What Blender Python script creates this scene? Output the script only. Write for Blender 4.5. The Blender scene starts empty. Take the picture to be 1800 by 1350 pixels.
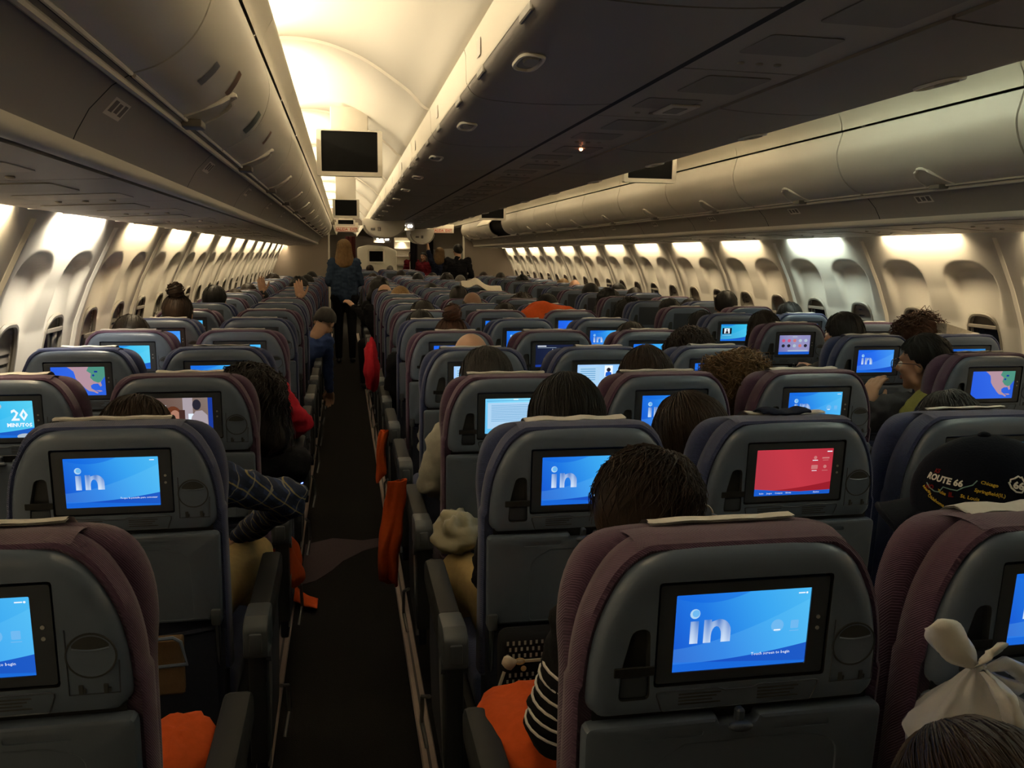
import bpy, bmesh, math, random
import numpy as np
from mathutils import Vector, Matrix, noise
from mathutils.bvhtree import BVHTree

# ------------------------------------------------------------------ camera
scene = bpy.context.scene
COL = scene.collection
F_PX = 1548.8
CAM = Vector((-1.0189, -1.0528, 1.4617))
YAW, PITCH, ROLL = 0.1878, -0.1449, 0.0105

def cam_axes():
    fwd = Vector((math.sin(YAW) * math.cos(PITCH), math.cos(YAW) * math.cos(PITCH), math.sin(PITCH)))
    right = Vector((math.cos(YAW), -math.sin(YAW), 0))
    up = right.cross(fwd)
    r = right * math.cos(ROLL) + up * math.sin(ROLL)
    u = -right * math.sin(ROLL) + up * math.cos(ROLL)
    return r, u, fwd

_r, _u, _f = cam_axes()
cam_data = bpy.data.cameras.new('camera')
cam_data.sensor_width = 36.0
cam_data.lens = F_PX / 1800 * 36.0
cam_data.clip_start = 0.05
cam = bpy.data.objects.new('camera', cam_data)
m = Matrix((( _r.x, _u.x, -_f.x, CAM.x), (_r.y, _u.y, -_f.y, CAM.y), (_r.z, _u.z, -_f.z, CAM.z), (0, 0, 0, 1)))
cam.matrix_world = m
COL.objects.link(cam)
scene.camera = cam

# ------------------------------------------------------------------ world, exposure, light colours
world = bpy.data.worlds.new('night')
scene.world = world
world.use_nodes = True
world.node_tree.nodes['Background'].inputs[0].default_value = (0.004, 0.005, 0.010, 1)
world.node_tree.nodes['Background'].inputs[1].default_value = 0.3
scene.view_settings.view_transform = 'Standard'
scene.view_settings.look = 'None'
scene.view_settings.exposure = 0.54
scene.view_settings.gamma = 1.0
scene.view_settings.use_curve_mapping = False
WARM = (1.0, 0.83, 0.56)
WHITE = (1.0, 0.90, 0.72)
WASHC = (1.0, 0.79, 0.48)
COOL = (0.86, 1.0, 0.86)
COVE_W = 7.2       # each fluorescent cove lamp
WASH_W = 2.35      # each sidewall wash lamp
SCREEN_E = 0.72

cy = scene.cycles
cy.max_bounces = 5; cy.diffuse_bounces = 4; cy.glossy_bounces = 2; cy.transmission_bounces = 2; cy.transparent_max_bounces = 6
cy.caustics_reflective = False; cy.caustics_refractive = False
random.seed(7)

# ------------------------------------------------------------------ naming and grouping
def tag(o, label=None, cat=None, group=None, kind=None):
    if label: o['label'] = label
    if cat: o['category'] = cat
    if group: o['group'] = group
    if kind: o['kind'] = kind
    return o

def empty(name, loc=(0, 0, 0), rotz=0.0, label=None, cat=None, group=None, kind=None):
    o = bpy.data.objects.new(name, None)
    o.empty_display_size = 0.1
    o.location = loc
    o.rotation_euler = (0, 0, rotz)
    COL.objects.link(o)
    return tag(o, label, cat, group, kind)

def put(name, me, parent=None, loc=(0, 0, 0), rot=(0, 0, 0), scale=(1, 1, 1)):
    o = bpy.data.objects.new(name, me)
    o.location = loc
    o.rotation_euler = rot
    o.scale = scale
    if parent: o.parent = parent
    COL.objects.link(o)
    return o

ORD = ['nearest', 'second', 'third', 'fourth', 'fifth', 'sixth', 'seventh', 'eighth', 'ninth', 'tenth', 'eleventh', 'twelfth',
       'thirteenth', 'fourteenth', 'fifteenth', 'sixteenth', 'seventeenth', 'eighteenth', 'nineteenth', 'twentieth',
       'twenty-first', 'twenty-second', 'twenty-third', 'twenty-fourth', 'twenty-fifth', 'twenty-sixth', 'twenty-seventh',
       'twenty-eighth', 'twenty-ninth', 'thirtieth', 'thirty-first', 'thirty-second', 'thirty-third', 'thirty-fourth', 'thirty-fifth', 'thirty-sixth']
# ------------------------------------------------------------------ materials
M = {}
def nodes_of(name):
    mt = bpy.data.materials.new(name)
    mt.use_nodes = True
    nt = mt.node_tree
    for n in list(nt.nodes): nt.nodes.remove(n)
    out = nt.nodes.new('ShaderNodeOutputMaterial')
    return mt, nt, out

def add(nt, typ, **kw):
    n = nt.nodes.new(typ)
    for k, v in kw.items():
        if k.startswith('i_'):
            n.inputs[int(k[2:])].default_value = v
        else:
            setattr(n, k, v)
    return n

def mat(name, col, rough=0.5, metal=0.0, nscale=0, namp=0.0, bump=0.0, bscale=300, spec=0.5, alpha=1.0, trans=0.0, sheen=0.0, wave=None, stretch=None):
    """principled surface; nscale/namp vary the colour, bump gives fine relief"""
    mt, nt, out = nodes_of(name)
    p = add(nt, 'ShaderNodeBsdfPrincipled')
    nt.links.new(p.outputs[0], out.inputs[0])
    p.inputs['Base Color'].default_value = (*col, 1)
    p.inputs['Roughness'].default_value = rough
    p.inputs['Metallic'].default_value = metal
    p.inputs['Specular IOR Level'].default_value = spec
    p.inputs['Alpha'].default_value = alpha
    p.inputs['Transmission Weight'].default_value = trans
    if sheen: p.inputs['Sheen Weight'].default_value = sheen
    tc = add(nt, 'ShaderNodeTexCoord')
    src = tc.outputs['Object']
    if stretch:
        mp = add(nt, 'ShaderNodeMapping'); mp.inputs['Scale'].default_value = stretch
        nt.links.new(src, mp.inputs[0]); src = mp.outputs[0]
    if namp:
        n = add(nt, 'ShaderNodeTexNoise'); n.inputs['Scale'].default_value = nscale; n.inputs['Detail'].default_value = 4
        nt.links.new(src, n.inputs[0])
        mx = add(nt, 'ShaderNodeMix', data_type='RGBA')
        mx.inputs[6].default_value = (*[c * (1 - namp) for c in col], 1)
        mx.inputs[7].default_value = (*[min(1, c * (1 + namp)) for c in col], 1)
        nt.links.new(n.outputs[0], mx.inputs[0]); nt.links.new(mx.outputs[2], p.inputs['Base Color'])
    if bump:
        b = add(nt, 'ShaderNodeBump'); b.inputs['Strength'].default_value = bump; b.inputs['Distance'].default_value = 0.002
        if wave:
            n2 = add(nt, 'ShaderNodeTexWave'); n2.inputs['Scale'].default_value = wave; n2.inputs['Distortion'].default_value = 1.0
            n2.bands_direction = 'DIAGONAL'
        else:
            n2 = add(nt, 'ShaderNodeTexNoise'); n2.inputs['Scale'].default_value = bscale; n2.inputs['Detail'].default_value = 3
        nt.links.new(src, n2.inputs[0]); nt.links.new(n2.outputs[0 if not wave else 1], b.inputs['Height'])
        nt.links.new(b.outputs[0], p.inputs['Normal'])
    M[name] = mt
    return mt

def glow(name, col, strength):
    mt, nt, out = nodes_of(name)
    e = add(nt, 'ShaderNodeEmission')
    e.inputs[0].default_value = (*col, 1); e.inputs[1].default_value = strength
    nt.links.new(e.outputs[0], out.inputs[0])
    M[name] = mt
    return mt

def math_n(nt, op, a, b=None, c=None):
    n = nt.nodes.new('ShaderNodeMath'); n.operation = op
    for i, v in enumerate((a, b, c)):
        if v is None: continue
        if isinstance(v, (int, float)): n.inputs[i].default_value = v
        else: nt.links.new(v, n.inputs[i])
    return n.outputs[0]

def mix_n(nt, f, a, b):
    n = nt.nodes.new('ShaderNodeMix'); n.data_type = 'RGBA'
    for i, v in ((0, f), (6, a), (7, b)):
        if isinstance(v, (int, float)): n.inputs[i].default_value = v
        elif isinstance(v, tuple): n.inputs[i].default_value = (*v, 1)
        else: nt.links.new(v, n.inputs[i])
    return n.outputs[2]

def screen_mat(name, cols, strength=1.0, band=True, bandcol=(0.006, 0.06, 0.50), arcs=True):
    """lit display: sweep of colour across it, swooshes and a darker foot band"""
    mt, nt, out = nodes_of(name)
    e = add(nt, 'ShaderNodeEmission'); e.inputs[1].default_value = strength * SCREEN_E
    uv = add(nt, 'ShaderNodeUVMap'); sp = add(nt, 'ShaderNodeSeparateXYZ')
    nt.links.new(uv.outputs[0], sp.inputs[0])
    u, v = sp.outputs[0], sp.outputs[1]
    g = math_n(nt, 'ADD', math_n(nt, 'MULTIPLY', u, 0.75), math_n(nt, 'MULTIPLY', v, 0.22))
    c = add(nt, 'ShaderNodeValToRGB')
    c.color_ramp.elements[0].color = (*cols[0], 1); c.color_ramp.elements[1].color = (*cols[-1], 1)
    for k in range(1, len(cols) - 1):
        el = c.color_ramp.elements.new(k / (len(cols) - 1)); el.color = (*cols[k], 1)
    nt.links.new(g, c.inputs[0]); cc = c.outputs[0]
    if arcs:
        # swoosh: lighter below a rising curve, darker lens top left
        s1 = math_n(nt, 'SUBTRACT', v, math_n(nt, 'ADD', math_n(nt, 'MULTIPLY', math_n(nt, 'POWER', u, 1.6), 0.55), 0.30))
        m1 = math_n(nt, 'LESS_THAN', s1, 0.0)
        cc = mix_n(nt, math_n(nt, 'MULTIPLY', m1, 0.10), cc, (0.25, 0.8, 1.0))
        s2 = math_n(nt, 'SUBTRACT', v, math_n(nt, 'ADD', math_n(nt, 'MULTIPLY', math_n(nt, 'POWER', math_n(nt, 'SUBTRACT', u, 0.25), 2.0), 1.3), 0.88))
        m2 = math_n(nt, 'GREATER_THAN', s2, 0.0)
        cc = mix_n(nt, math_n(nt, 'MULTIPLY', m2, 0.55), cc, (0.005, 0.12, 0.7))
    if band:
        s3 = math_n(nt, 'SUBTRACT', v, math_n(nt, 'ADD', math_n(nt, 'MULTIPLY', math_n(nt, 'POWER', u, 2.0), 0.17), 0.10))
        m3 = math_n(nt, 'LESS_THAN', s3, 0.0)
        cc = mix_n(nt, math_n(nt, 'MULTIPLY', m3, 0.9), cc, bandcol)
        s4 = math_n(nt, 'SUBTRACT', v, math_n(nt, 'SUBTRACT', 0.13, math_n(nt, 'MULTIPLY', u, 0.10)))
        m4 = math_n(nt, 'LESS_THAN', s4, 0.0)
        cc = mix_n(nt, math_n(nt, 'MULTIPLY', m4, 0.45), cc, (0.01, 0.2, 0.85))
    nt.links.new(cc, e.inputs[0]); nt.links.new(e.outputs[0], out.inputs[0])
    M[name] = mt
    return mt

def logo_mat(name, strength):
    mt, nt, out = nodes_of(name)
    e = add(nt, 'ShaderNodeEmission'); e.inputs[1].default_value = strength * SCREEN_E
    tc = add(nt, 'ShaderNodeTexCoord'); sp = add(nt, 'ShaderNodeSeparateXYZ'); nt.links.new(tc.outputs['Object'], sp.inputs[0])
    # brushed-metal sheen drawn into the displayed logo
    w = math_n(nt, 'SINE', math_n(nt, 'MULTIPLY', sp.outputs[0], 420.0))
    f = math_n(nt, 'ADD', math_n(nt, 'MULTIPLY', w, 0.13), math_n(nt, 'MULTIPLY', math_n(nt, 'SUBTRACT', sp.outputs[2], 0.972), -16.0))
    f = math_n(nt, 'ADD', f, 0.45)
    cl = add(nt, 'ShaderNodeClamp'); nt.links.new(f, cl.inputs[0])
    cc = mix_n(nt, cl.outputs[0], (0.03, 0.16, 0.55), (0.72, 0.86, 1.0))
    nt.links.new(cc, e.inputs[0]); nt.links.new(e.outputs[0], out.inputs[0])
    M[name] = mt

def plaid_mat(name):
    mt, nt, out = nodes_of(name)
    p = add(nt, 'ShaderNodeBsdfPrincipled'); p.inputs['Roughness'].default_value = 0.9
    nt.links.new(p.outputs[0], out.inputs[0])
    uv = add(nt, 'ShaderNodeTexCoord'); sp = add(nt, 'ShaderNodeSeparateXYZ'); nt.links.new(uv.outputs['Object'], sp.inputs[0])
    def stripes(src, per, wid, off=0.0):
        fr = math_n(nt, 'FRACT', math_n(nt, 'ADD', math_n(nt, 'DIVIDE', src, per), off))
        return math_n(nt, 'LESS_THAN', fr, wid)
    a = math_n(nt, 'ADD', sp.outputs[0], math_n(nt, 'MULTIPLY', sp.outputs[2], 0.9))
    b = math_n(nt, 'ADD', sp.outputs[1], math_n(nt, 'MULTIPLY', sp.outputs[2], -0.6))
    c = (0.018, 0.035, 0.10)
    c = mix_n(nt, math_n(nt, 'MULTIPLY', stripes(a, 0.042, 0.40), 0.75), c, (0.004, 0.006, 0.02))
    c = mix_n(nt, math_n(nt, 'MULTIPLY', stripes(b, 0.042, 0.40), 0.75), c, (0.006, 0.012, 0.035))
    c = mix_n(nt, math_n(nt, 'MULTIPLY', stripes(a, 0.042, 0.10, 0.3), 0.6), c, (0.42, 0.33, 0.10))
    c = mix_n(nt, math_n(nt, 'MULTIPLY', stripes(b, 0.042, 0.09, 0.3), 0.6), c, (0.35, 0.32, 0.22))
    nt.links.new(c, p.inputs['Base Color'])
    M[name] = mt

def carpet_mat(name, col, dark):
    mt, nt, out = nodes_of(name)
    p = add(nt, 'ShaderNodeBsdfPrincipled'); p.inputs['Roughness'].default_value = 1.0
    p.inputs['Specular IOR Level'].default_value = 0.1
    nt.links.new(p.outputs[0], out.inputs[0])
    tc = add(nt, 'ShaderNodeTexCoord')
    n = add(nt, 'ShaderNodeTexNoise'); n.inputs['Scale'].default_value = 220; nt.links.new(tc.outputs['Object'], n.inputs[0])
    n2 = add(nt, 'ShaderNodeTexNoise'); n2.inputs['Scale'].default_value = 3; nt.links.new(tc.outputs['Object'], n2.inputs[0])
    c = mix_n(nt, n.outputs[0], dark, col)
    c = mix_n(nt, math_n(nt, 'MULTIPLY', n2.outputs[0], 0.4), c, dark)
    nt.links.new(c, p.inputs['Base Color'])
    b = add(nt, 'ShaderNodeBump'); b.inputs['Strength'].default_value = 0.5; b.inputs['Distance'].default_value = 0.004
    nt.links.new(n.outputs[0], b.inputs['Height']); nt.links.new(b.outputs[0], p.inputs['Normal'])
    M[name] = mt

# cabin
mat('wall', (0.76, 0.725, 0.65), 0.55, nscale=3, namp=0.03, bump=0.05, bscale=200)
mat('wall_trim', (0.80, 0.76, 0.68), 0.45)
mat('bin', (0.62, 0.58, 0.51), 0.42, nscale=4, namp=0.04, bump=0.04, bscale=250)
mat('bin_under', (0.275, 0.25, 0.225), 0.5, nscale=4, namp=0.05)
mat('panel_grey', (0.36, 0.325, 0.285), 0.5, nscale=5, namp=0.05)
mat('panel_dark', (0.22, 0.20, 0.175), 0.5)
mat('gap', (0.012, 0.012, 0.012), 0.8)
mat('ceiling', (0.80, 0.77, 0.70), 0.6)
mat('fairing', (0.74, 0.69, 0.58), 0.5)
mat('beige', (0.27, 0.225, 0.19), 0.6, nscale=4, namp=0.05)
mat('placard', (0.62, 0.58, 0.52), 0.5)
mat('placard_ink', (0.12, 0.10, 0.10), 0.6)
mat('sticker_red', (0.36, 0.22, 0.16), 0.6)
mat('sticker_green', (0.22, 0.25, 0.23), 0.6)
mat('sticker_blue', (0.40, 0.40, 0.44), 0.6)
mat('sign_red', (0.55, 0.03, 0.02), 0.5)
mat('sign_white', (0.85, 0.80, 0.68), 0.5)
mat('curtain', (0.012, 0.010, 0.018), 0.95)
mat('curtain_red', (0.10, 0.012, 0.012), 0.95)
carpet_mat('carpet', (0.024, 0.0215, 0.019), (0.009, 0.008, 0.0075))
mat('carpet_light_patch', (0.052, 0.034, 0.038), 1.0, nscale=200, namp=0.4)  # lighter mauve that paints a spot of light into the carpet colour
mat('rail', (0.34, 0.26, 0.23), 0.45, metal=0.2, nscale=30, namp=0.15)
mat('rail_dark', (0.06, 0.05, 0.05), 0.6)
mat('pane', (0.012, 0.018, 0.035), 0.08)
mat('shade', (0.20, 0.18, 0.155), 0.7)
mat('window_ring', (0.24, 0.22, 0.185), 0.5)
# seats
mat('shell', (0.108, 0.140, 0.198), 0.28, nscale=60, namp=0.05, bump=0.08, bscale=900)
mat('shell_dark', (0.040, 0.050, 0.066), 0.45, bump=0.08, bscale=900)
mat('tray', (0.090, 0.114, 0.155), 0.42, nscale=40, namp=0.06, bump=0.1, bscale=900)
mat('niche', (0.030, 0.033, 0.034), 0.5)
mat('strap', (0.006, 0.006, 0.006), 0.8)
mat('bezel', (0.040, 0.048, 0.062), 0.4)
mat('bezel_gap', (0.005, 0.005, 0.005), 0.7)
mat('ink', (0.035, 0.037, 0.038), 0.6)
mat('maroon', (0.074, 0.033, 0.072), 0.95, nscale=120, namp=0.25, bump=0.5, wave=140, sheen=0.2)
mat('blue', (0.030, 0.043, 0.122), 0.95, nscale=120, namp=0.25, bump=0.5, wave=140, sheen=0.2)
mat('lower_fabric', (0.010, 0.013, 0.028), 0.95, nscale=100, namp=0.3)
mat('cover', (0.55, 0.525, 0.50), 0.9, nscale=40, namp=0.08, bump=0.3, bscale=120)
mat('arm_pad', (0.020, 0.021, 0.021), 0.62, nscale=40, namp=0.1, bump=0.1, bscale=600, spec=0.25)
mat('arm_cap', (0.062, 0.070, 0.080), 0.45, spec=0.35)
mat('frame_dark', (0.012, 0.013, 0.015), 0.5)
mat('frame_metal', (0.30, 0.30, 0.30), 0.35, metal=0.8)
mat('button', (0.42, 0.42, 0.40), 0.3)
# monitors
mat('mon_frame', (0.62, 0.58, 0.50), 0.4)
mat('mon_glass', (0.004, 0.004, 0.004), 0.5, spec=0.08)
# screens
screen_mat('s_in', [(0.008, 0.075, 0.58), (0.014, 0.18, 0.74), (0.04, 0.36, 0.84), (0.075, 0.48, 0.86)])
screen_mat('s_in_cyan', [(0.02, 0.30, 0.80), (0.04, 0.48, 0.85), (0.10, 0.62, 0.85)])
screen_mat('s_in_dim', [(0.010, 0.06, 0.40), (0.015, 0.13, 0.55), (0.03, 0.26, 0.68)], 0.85)
screen_mat('s_in_deep', [(0.012, 0.08, 0.70), (0.02, 0.15, 0.82), (0.06, 0.32, 0.85)])
screen_mat('s_red', [(0.42, 0.035, 0.055), (0.55, 0.04, 0.06), (0.45, 0.03, 0.05)], 0.95, bandcol=(0.30, 0.010, 0.02), arcs=False)
screen_mat('s_sea', [(0.02, 0.10, 0.70), (0.03, 0.13, 0.75), (0.02, 0.10, 0.62)], 1.0, band=False, arcs=False)
screen_mat('s_doc', [(0.12, 0.50, 0.85), (0.22, 0.68, 0.95), (0.30, 0.75, 1.0)], 1.0, band=False, arcs=False)
screen_mat('s_list', [(0.30, 0.52, 0.92), (0.40, 0.66, 1.0), (0.20, 0.50, 0.95)], 1.0, band=True, arcs=False)
screen_mat('s_icons', [(0.14, 0.15, 0.42), (0.30, 0.28, 0.50), (0.24, 0.24, 0.48)], 1.0, band=False, arcs=False)
screen_mat('s_dark', [(0.006, 0.010, 0.035), (0.012, 0.018, 0.05), (0.008, 0.01, 0.03)], 1.0, band=False, arcs=False)
screen_mat('s_teal', [(0.02, 0.26, 0.55), (0.03, 0.40, 0.70), (0.05, 0.55, 0.85)], 1.0)
screen_mat('s_film', [(0.06, 0.035, 0.03), (0.16, 0.10, 0.08), (0.22, 0.17, 0.15)], 1.0, band=False, arcs=False)
mat('s_off', (0.006, 0.006, 0.007), 0.15)
logo_mat('logo', 1.0)
logo_mat('logo_dim', 0.6)
for nm, c, s in [('p_white', (0.85, 0.92, 1.0), 1.0), ('p_pale', (0.45, 0.70, 0.95), 0.9), ('p_line', (0.10, 0.38, 0.72), 0.8), ('p_black', (0.003, 0.003, 0.006), 1.0),
                 ('p_skin', (0.50, 0.24, 0.16), 0.8), ('p_hair', (0.16, 0.045, 0.02), 0.8), ('p_shirt', (0.42, 0.36, 0.40), 0.9), ('p_darkman', (0.02, 0.018, 0.03), 1.0),
                 ('p_land', (0.48, 0.30, 0.36), 0.9), ('p_green', (0.08, 0.30, 0.22), 0.9), ('p_blue', (0.01, 0.10, 0.55), 1.0), ('p_pink', (0.62, 0.10, 0.22), 0.9),
                 ('p_rose', (0.80, 0.25, 0.25), 0.7), ('p_cloud', (0.45, 0.55, 0.66), 0.9), ('p_window', (0.75, 0.85, 0.95), 1.0), ('p_brown', (0.06, 0.025, 0.02), 0.9),
                 ('p_deep', (0.01, 0.04, 0.30), 1.0), ('p_faint', (0.15, 0.46, 0.84), 1.0)]:
    glow(nm, c, s * SCREEN_E)
glow('led_blue', (0.05, 0.10, 1.0), 14.0)
glow('led_red', (1.0, 0.32, 0.12), 22.0)
glow('tube_warm', WARM, 2.2)
glow('tube_white', WHITE, 2.6)
glow('tube_cool', COOL, 2.2)
glow('galley_light', (1.0, 0.80, 0.45), 0.9)
glow('lamp_dot', (1.0, 0.95, 0.85), 3.0)
# people and belongings
mat('skin', (0.44, 0.25, 0.16), 0.5, nscale=30, namp=0.06)
mat('skin_dark', (0.24, 0.125, 0.075), 0.5, nscale=30, namp=0.06)
mat('eye_white', (0.7, 0.68, 0.65), 0.3)
mat('lip', (0.32, 0.11, 0.09), 0.5)
for nm, c in [('hair_black', (0.0075, 0.0065, 0.006)), ('hair_brown', (0.024, 0.012, 0.006)), ('hair_dark', (0.014, 0.009, 0.006)), ('hair_blond', (0.20, 0.115, 0.045)),
              ('hair_grey', (0.10, 0.09, 0.08)), ('hair_salt', (0.030, 0.027, 0.025)), ('hair_streak', (0.155, 0.092, 0.040)), ('hair_red', (0.06, 0.022, 0.010))]:
    mat(nm, c, 0.55, nscale=90, namp=0.6, bump=0.7, bscale=160, stretch=(1, 1, 0.25), spec=0.3)
for nm, c in [('cloth_black', (0.010, 0.010, 0.012)), ('cloth_navy', (0.012, 0.016, 0.035)), ('cloth_white', (0.34, 0.33, 0.28)), ('cloth_grey', (0.05, 0.05, 0.055)),
              ('cloth_red', (0.48, 0.020, 0.035)), ('cloth_denim', (0.030, 0.048, 0.085)), ('cloth_blue', (0.045, 0.075, 0.21)), ('cloth_khaki', (0.33, 0.24, 0.11)),
              ('cloth_olive', (0.20, 0.19, 0.055)), ('cloth_maroon', (0.13, 0.012, 0.02)), ('cloth_orange', (0.52, 0.080, 0.016)), ('cloth_stripe', (0.008, 0.008, 0.009)),
              ('cloth_pink', (0.45, 0.05, 0.08)), ('stripe_white', (0.55, 0.53, 0.50)), ('paper', (0.62, 0.57, 0.48)), ('linen', (0.66, 0.60, 0.50)), ('leather', (0.008, 0.008, 0.009)),
              ('bag_print', (0.30, 0.29, 0.26)), ('brass', (0.50, 0.34, 0.18)), ('tassel', (0.48, 0.43, 0.34)), ('card', (0.15, 0.095, 0.05)), ('cap', (0.0035, 0.0050, 0.011)),
              ('stitch_white', (0.72, 0.72, 0.70)), ('stitch_yellow', (0.62, 0.44, 0.05)), ('stitch_teal', (0.20, 0.34, 0.32)), ('stitch_red', (0.16, 0.010, 0.012))]:
    mat(nm, c, 0.9, nscale=60, namp=0.18, bump=0.35, bscale=240, spec=0.12)
plaid_mat('cloth_plaid')
mat('spectacle', (0.35, 0.30, 0.24), 0.3, metal=0.7)
mat('spectacle_dark', (0.01, 0.015, 0.03), 0.3)
mat('lens', (0.9, 0.9, 0.9), 0.03, alpha=0.15)
mat('film', (0.85, 0.82, 0.78), 0.22, alpha=0.48, bump=0.8, bscale=45)
mat('film_dense', (0.82, 0.78, 0.72), 0.3, alpha=0.85, bump=0.6, bscale=60)
mat('film_cream', (0.27, 0.245, 0.16), 0.35, alpha=0.92, bump=0.9, bscale=30)
mat('shoe', (0.02, 0.02, 0.02), 0.5)
# ------------------------------------------------------------------ geometry helpers
def mesh_of(name, bm, mats, smooth=True, angle=0.6):
    bmesh.ops.recalc_face_normals(bm, faces=bm.faces[:])
    me = bpy.data.meshes.new(name)
    bm.to_mesh(me); bm.free()
    for k in ([mats] if isinstance(mats, str) else mats):
        me.materials.append(M[k])
    if smooth:
        for p in me.polygons: p.use_smooth = True
        try: me.set_sharp_from_angle(angle=angle)
        except Exception: pass
    return me

def box(bm, x0, x1, y0, y1, z0, z1, bevel=0.0, seg=2, mi=0):
    r = bmesh.ops.create_cube(bm, size=1.0)
    vs = r['verts']
    for v in vs:
        v.co = Vector(((x0 + x1) / 2 + v.co.x * (x1 - x0), (y0 + y1) / 2 + v.co.y * (y1 - y0), (z0 + z1) / 2 + v.co.z * (z1 - z0)))
    fs = set(f for v in vs for f in v.link_faces)
    for f in fs: f.material_index = mi
    if bevel:
        es = list(set(e for v in vs for e in v.link_edges))
        rr = bmesh.ops.bevel(bm, geom=es, offset=bevel, segments=seg, affect='EDGES', profile=0.5)
        for f in rr['faces']: f.material_index = mi
        return list(set(v for f in rr['faces'] for v in f.verts))
    return vs

def loft(bm, rings, cap0=True, cap1=True, closed=True, mi=0):
    """rings: lists of points of the same length"""
    vr = [[bm.verts.new(p) for p in ring] for ring in rings]
    n = len(vr[0])
    for a, b in zip(vr, vr[1:]):
        for i in range(n if closed else n - 1):
            j = (i + 1) % n
            f = bm.faces.new((a[i], a[j], b[j], b[i])); f.material_index = mi
    if cap0: bm.faces.new(vr[0]).material_index = mi
    if cap1: bm.faces.new(list(reversed(vr[-1]))).material_index = mi
    return vr

def tube(bm, pts, rad, n=8, closed=False, mi=0, caps=True):
    pts = [Vector(p) for p in pts]
    m_ = len(pts)
    rings = []
    prev = None
    for i, p in enumerate(pts):
        if closed: t = (pts[(i + 1) % m_] - pts[i - 1])
        else: t = pts[min(i + 1, m_ - 1)] - pts[max(i - 1, 0)]
        if t.length < 1e-9: t = Vector((0, 0, 1))
        t.normalize()
        if prev is None:
            ref = Vector((0, 0, 1)) if abs(t.z) < 0.9 else Vector((1, 0, 0))
            u = t.cross(ref).normalized()
        else:
            u = (prev - t * prev.dot(t))
            u = u.normalized() if u.length > 1e-6 else t.orthogonal().normalized()
        prev = u
        w = t.cross(u)
        r = rad[i] if isinstance(rad, (list, tuple)) else rad
        rings.append([p + u * (r * math.cos(2 * math.pi * k / n)) + w * (r * math.sin(2 * math.pi * k / n)) for k in range(n)])
    if closed: rings.append(rings[0])
    vr = loft(bm, rings, caps and not closed, caps and not closed, mi=mi)
    if closed: bmesh.ops.remove_doubles(bm, verts=vr[0] + vr[-1], dist=1e-6)
    return vr

def ball(bm, c, r, seg=16, rings=10, mi=0, rot=None):
    rr = r if isinstance(r, (tuple, list)) else (r, r, r)
    c = Vector(c)
    def pt(x, y, z):
        q = Vector((x * rr[0], y * rr[1], z * rr[2]))
        return (rot @ q if rot is not None else q) + c
    vn, fn_ = bm.verts.new, bm.faces.new
    top, bot = vn(pt(0, 0, 1)), vn(pt(0, 0, -1))
    R = []
    for j in range(1, rings):
        a = math.pi * j / rings; sa, ca = math.sin(a), math.cos(a)
        R.append([vn(pt(sa * math.cos(2 * math.pi * k / seg), sa * math.sin(2 * math.pi * k / seg), ca)) for k in range(seg)])
    for k in range(seg):
        l = (k + 1) % seg
        fn_((top, R[0][k], R[0][l])).material_index = mi
        for A, B in zip(R, R[1:]): fn_((A[k], B[k], B[l], A[l])).material_index = mi
        fn_((bot, R[-1][l], R[-1][k])).material_index = mi
    return [top, bot] + [v for q in R for v in q]

def rounded(corners, seg=6):
    """corners: (x, z, r) -> outline with rounded corners"""
    out = []
    n = len(corners)
    for i in range(n):
        x, z, r = corners[i]
        p = Vector((x, z)); a = Vector(corners[i - 1][:2]); b = Vector(corners[(i + 1) % n][:2])
        d1 = (a - p).normalized(); d2 = (b - p).normalized()
        if r <= 0: out.append((x, z)); continue
        ang = d1.angle(d2); t = r / math.tan(ang / 2)
        t = min(t, (a - p).length * 0.49, (b - p).length * 0.49)
        s, e = p + d1 * t, p + d2 * t
        for k in range(seg + 1):
            f = k / seg
            q = s * (1 - f) ** 2 + p * 2 * f * (1 - f) + e * f * f
            out.append((q.x, q.y))
    return out

def rrect(x0, x1, z0, z1, r, seg=4):
    return rounded([(x0, z0, r), (x1, z0, r), (x1, z1, r), (x0, z1, r)], seg)

def oval(cx, cz, rx, rz, n=24, p=2.0):
    o = []
    for k in range(n):
        a = 2 * math.pi * k / n
        c, s = math.cos(a), math.sin(a)
        o.append((cx + rx * math.copysign(abs(c) ** (2 / p), c), cz + rz * math.copysign(abs(s) ** (2 / p), s)))
    return o

def plate(bm, outline, y, holes=(), mi=0):
    """flat face in the XZ plane at y with holes; returns (outline verts, list of hole verts)"""
    def loop(pts):
        vs = [bm.verts.new((x, y, z)) for x, z in pts]
        es = [bm.edges.new((vs[i], vs[(i + 1) % len(vs)])) for i in range(len(vs))]
        return vs, es
    ov, oe = loop(outline)
    hv = []; es = list(oe)
    for h in holes:
        v_, e_ = loop(h); hv.append(v_); es += e_
    r = bmesh.ops.triangle_fill(bm, edges=es, use_beauty=True, use_dissolve=False, normal=(0, -1, 0))
    for g in r['geom']:
        if isinstance(g, bmesh.types.BMFace): g.material_index = mi
    return ov, hv

def rim(bm, verts, y2, inset=0.0, ctr=(0, 0), cap=True, mi=0, mi_cap=None):
    """push a loop of verts to depth y2 (side wall), optional cap"""
    new = []
    for v in verts:
        x, z = v.co.x, v.co.z
        if inset:
            d = Vector((x - ctr[0], z - ctr[1]))
            if d.length > 1e-6: d = d * (1 - inset / d.length)
            x, z = ctr[0] + d.x, ctr[1] + d.y
        new.append(bm.verts.new((x, y2, z)))
    n = len(verts)
    for i in range(n):
        j = (i + 1) % n
        bm.faces.new((verts[i], verts[j], new[j], new[i])).material_index = mi
    if cap:
        bm.faces.new(new).material_index = mi if mi_cap is None else mi_cap
    return new

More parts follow.
